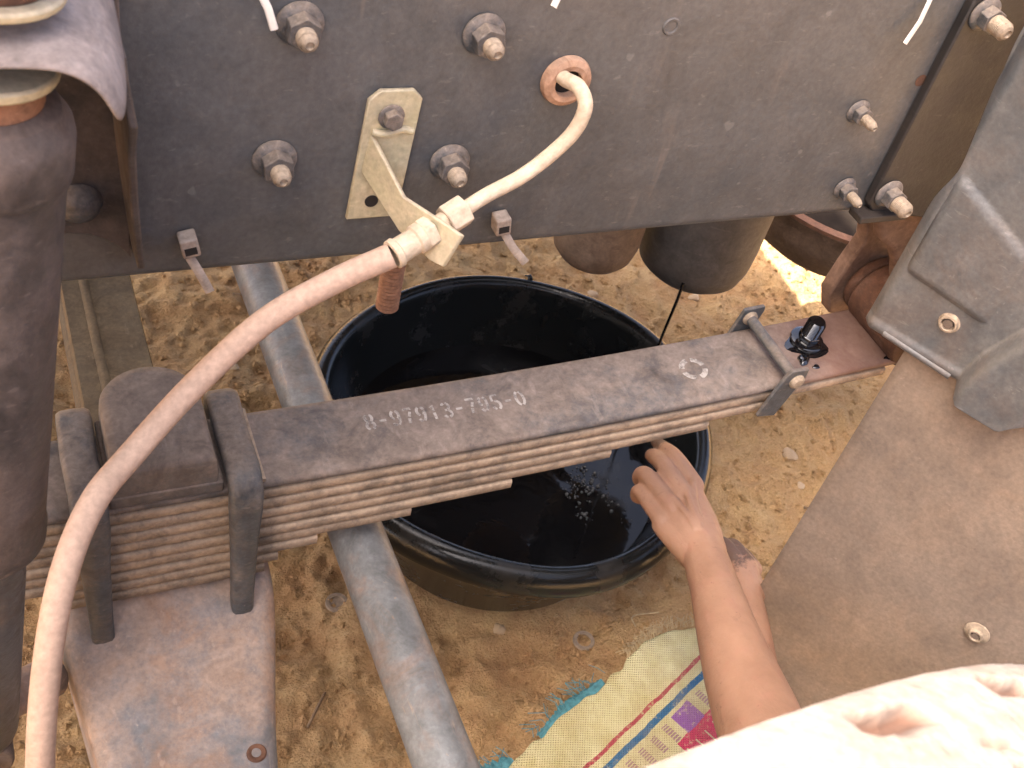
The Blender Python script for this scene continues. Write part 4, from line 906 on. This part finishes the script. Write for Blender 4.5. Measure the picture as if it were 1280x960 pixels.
# ------------------------------------------------------------------ person reaching in
def person():
    p = empty('person', (.78, .05, 0)); tag(p, 'person reaching a bare arm over the rim of the tub', 'person')
    def capsules(chains, n=36):
        mb = MB()
        for ch in chains:
            pts = [c[:3] for c in ch]; rad = [c[3] for c in ch]
            P = spline(pts, 5) if len(pts) > 2 else [Vector(q) for q in pts]
            k = (len(P)-1)/(len(pts)-1); rr = []
            for i in range(len(P)):
                s = i/k; a = min(int(s), len(rad)-2); rr.append(rad[a]+(rad[a+1]-rad[a])*(s-a))
            # rounded ends
            d0 = (P[0]-P[1]).normalized(); d1 = (P[-1]-P[-2]).normalized()
            P2 = [P[0]+d0*rr[0]*.9, P[0]+d0*rr[0]*.6]+P+[P[-1]+d1*rr[-1]*.6, P[-1]+d1*rr[-1]*.9]; r2 = [rr[0]*.35, rr[0]*.8]+rr+[rr[-1]*.8, rr[-1]*.35]
            mb.tube(P2, r2, n)
        return mb
    def remeshed(name, mb, vox, it, mat, parent):
        me = bpy.data.meshes.new(name); me.from_pydata(mb.v, [], mb.f)
        bm = bmesh.new(); bm.from_mesh(me); bmesh.ops.recalc_face_normals(bm, faces=bm.faces); bm.to_mesh(me); bm.free()
        o = bpy.data.objects.new('tmp', me); COL.objects.link(o)
        a = o.modifiers.new('r', 'REMESH'); a.mode = 'VOXEL'; a.voxel_size = vox; a.adaptivity = 0
        b = o.modifiers.new('s', 'SMOOTH'); b.factor = .5; b.iterations = it
        dg = bpy.context.evaluated_depsgraph_get(); me2 = bpy.data.meshes.new_from_object(o.evaluated_get(dg)); bpy.data.objects.remove(o)
        me2.name = name; me2.materials.clear(); me2.materials.append(MATS[mat]); me2.shade_smooth()
        return link(name, me2, parent)
    idx = [(.5920, .5400, .2690, .0102), (.5920, .5800, .2665, .0086), (.6025, .6125, .2430, .0078), (.6145, .6395, .2200, .0062)]
    mid = [(.5715, .5290, .2740, .0102), (.5740, .5755, .2665, .0087), (.5855, .6050, .2430, .0079), (.5990, .6225, .2200, .0064)]
    rin = [(.5545, .5190, .2720, .0098), (.5530, .5690, .2620, .0089), (.5595, .5820, .2390, .0081), (.5780, .5860, .2210, .0066)]
    pin = [(.5415, .5130, .2630, .0088), (.5430, .5560, .2535, .0079), (.5500, .5655, .2330, .0071), (.5660, .5685, .2200, .0058)]
    thb = [(.5935, .492, .247, .0120), (.6110, .528, .232, .0102), (.6200, .569, .218, .0088), (.6205, .602, .205, .0074)]
    palm = [[(.569, .468, .264, .0185), (.580, .505, .265, .0155), (.5890, .540, .2640, .0112)], [(.566, .468, .265, .0190), (.568, .500, .267, .0158), (.5700, .528, .2670, .0115)],
            [(.561, .468, .264, .0190), (.558, .495, .266, .0154), (.5545, .518, .2655, .0110)], [(.558, .468, .262, .0180), (.549, .492, .260, .0140), (.5420, .511, .2580, .0100)], [(.572, .468, .259, .0180), (.589, .496, .251, .0135), (.600, .516, .243, .0115)]]
    fore = [(.5655, .478, .264, .0205), (.5615, .4600, .266, .0212), (.5505, .4240, .270, .0232), (.5350, .3780, .276, .0275), (.5215, .3360, .283, .0320), (.5080, .2950, .293, .0355), (.494, .253, .305, .0370), (.487, .222, .315, .0360), (.520, .170, .318, .040), (.60, .115, .325, .046), (.70, .055, .335, .054), (.76, .02, .33, .060)]
    # second arm lies low, its fist on the ground beyond the first wrist
    f2 = [(.6300, .4560, .203, .0185), (.6170, .4280, .205, .0205), (.585, .370, .212, .026), (.555, .315, .225, .031), (.535, .265, .235, .034), (.54, .215, .242, .036), (.62, .13, .25, .043), (.72, .06, .28, .052), (.79, .03, .31, .058)]
    palm2 = [[(.631, .458, .203, .0175), (.640, .494, .206, .0115)], [(.633, .458, .203, .0175), (.652, .490, .206, .0115)], [(.628, .458, .203, .017), (.629, .494, .202, .0105)]]
    fing2 = []
    for k, (x, y, z) in enumerate(((.6290, .497, .206), (.6410, .499, .210), (.6525, .495, .208), (.6610, .487, .202))):
        fing2.append([(x, y, z, .0088), (x-.002, y+.024, z-.004, .0082), (x-.004, y+.027, z-.026, .0074), (x-.004, y+.014, z-.036, .0066)])
    fing2.append([(.648, .462, .20, .0115), (.662, .485, .188, .0095), (.658, .508, .180, .008)])
    sh = lambda ch: [tuple(np.array(q)+np.array((-.010, -.016, 0, 0))) for q in ch]
    f2 = sh(f2[:5])+f2[5:]; palm2 = [sh(c) for c in palm2]; fing2 = [sh(c) for c in fing2]
    torso = [[(.76, .02, .33, .066), (.80, .03, .31, .066), (.86, -.03, .26, .085), (.98, -.12, .20, .10), (1.15, -.22, .16, .11)], [(.80, .0, .33, .06), (.88, -.12, .30, .085), (1.0, -.2, .24, .1)]]
    tend = [[(.5655, .485, .2815, .0028), (.574, .515, .2815, .0030), (.589, .543, .2770, .0034)], [(.563, .485, .2830, .0028), (.566, .510, .2840, .0030), (.5725, .533, .2815, .0034)], [(.558, .485, .2820, .0028), (.557, .505, .2825, .0030), (.556, .524, .2795, .0034)]]
    body = remeshed('body', capsules([fore]+palm+tend+[idx, mid, rin, pin, thb]+[f2]+palm2+fing2), .0017, 7, 'skin', p)
    remeshed('shirt', capsules([[(.665, .076, .331, .060), (.76, .02, .33, .074)], [(.822, .10, .2, .058), (.81, .045, .28, .068)]]+torso, 28), .008, 6, 'shirt', p)
    # finger nails
    for (c, d, r) in (((.6178, .6395, .2205), Vector((.5, .9, -.85)), .0052), ((.5985, .6225, .2235), Vector((.5, .7, -.85)), .005)):
        up = Vector((-.1, .35, .9)); M = frame_to(Vector(c)+up*.0035, up, d)
        mb = MB(); vs = []
        mb.lathe([(0, .0012), (r*.6, .0009), (r, -.0006)], M @ Matrix.Diagonal((.8, 1.15, 1, 1)), 16); mb.build('nail', 'nail', p)
person()

# ------------------------------------------------------------------ small things on the ground
def litter():
    st = [(.8098, 1.1008, .008, 'stone lying beyond the far rim of the tub'), (.9812, 1.0722, .008, 'stone on bright soil under the dark canister'), (.9639, .7439, .009, 'flat stone on soil between spring end and mud flap'),
          (.9528, .6945, .006, 'small stone nearest the mud flap edge'), (.4506, .5834, .009, 'stone on soil just in front of the tub'), (.7949, .5685, .005, 'tiny pale stone between the second hand and the mud flap'),
          (.25, 1.05, .006, 'little stone on soil between axle beam and tie rod'), (.31, .56, .005, 'tiny stone on soil left of the tie rod')]
    meshes = [rock(k, 1.0) for k in range(5)]
    for k, m in enumerate(meshes): m.materials.append(MATS['stone_pale' if k % 2 else 'stone'])
    for k, (x, y, r, lab) in enumerate(st):
        M = Matrix.Translation((x, y, GH(x, y)+r*.2)) @ Matrix.Rotation(k*1.3, 4, 'Z') @ Matrix.Diagonal((r, r, r, 1))
        tag(link('stone', meshes[k % 5], None, M), lab, 'stone', 'loose stones on the soil')
    tw = [([(.2138, .5266), (.226, .541), (.2417, .5617)], .0016, 'dark curved dry leaf stem on soil near the axle'), ([(.93, .655), (.975, .632), (1.02, .60)], .002, 'long thin twig on soil beside the mud flap'),
          ([(.612, .545), (.617, .5600), (.650, .556)], .0008, 'bent dry straw poking out above the mat corner'), ([(.275, 1.18), (.315, 1.17)], .0016, 'short twig on sunlit soil beyond the tie rod'), ([(.19, .60), (.205, .635), (.208, .66)], .0014, 'short dry stick on soil beside the axle seat')]
    for k, (pts, r, lab) in enumerate(tw):
        P = [(x, y, GH(x, y)+r+.003) for x, y in pts]
        mb = MB(); mb.tube(spline(P, 5) if len(P) > 2 else P, r, 7); tag(mb.build('twig', 'straw' if 'straw' in lab else 'twig'), lab, 'twig')
    for (x, y, lab) in ((.285, .669, 'flattened bottle cap pressed into soil left of the tie rod'), (.547, .548, 'rusty round washer lying on soil between tub and mat')):
        mb = MB(); mb.lathe([(.008, .001), (.0085, .0025), (.0125, .0028), (.0135, .0005)], Matrix.Translation((x, y, GH(x, y)+.001)), 28)
        if 'cap' in lab: mb.lathe([(0, .0012), (.009, .0012)], Matrix.Translation((x, y, GH(x, y)+.001)), 28)
        tag(mb.build('bottle_cap' if 'cap' in lab else 'washer', 'cap_metal'), lab, 'bottle cap' if 'cap' in lab else 'washer')
litter()
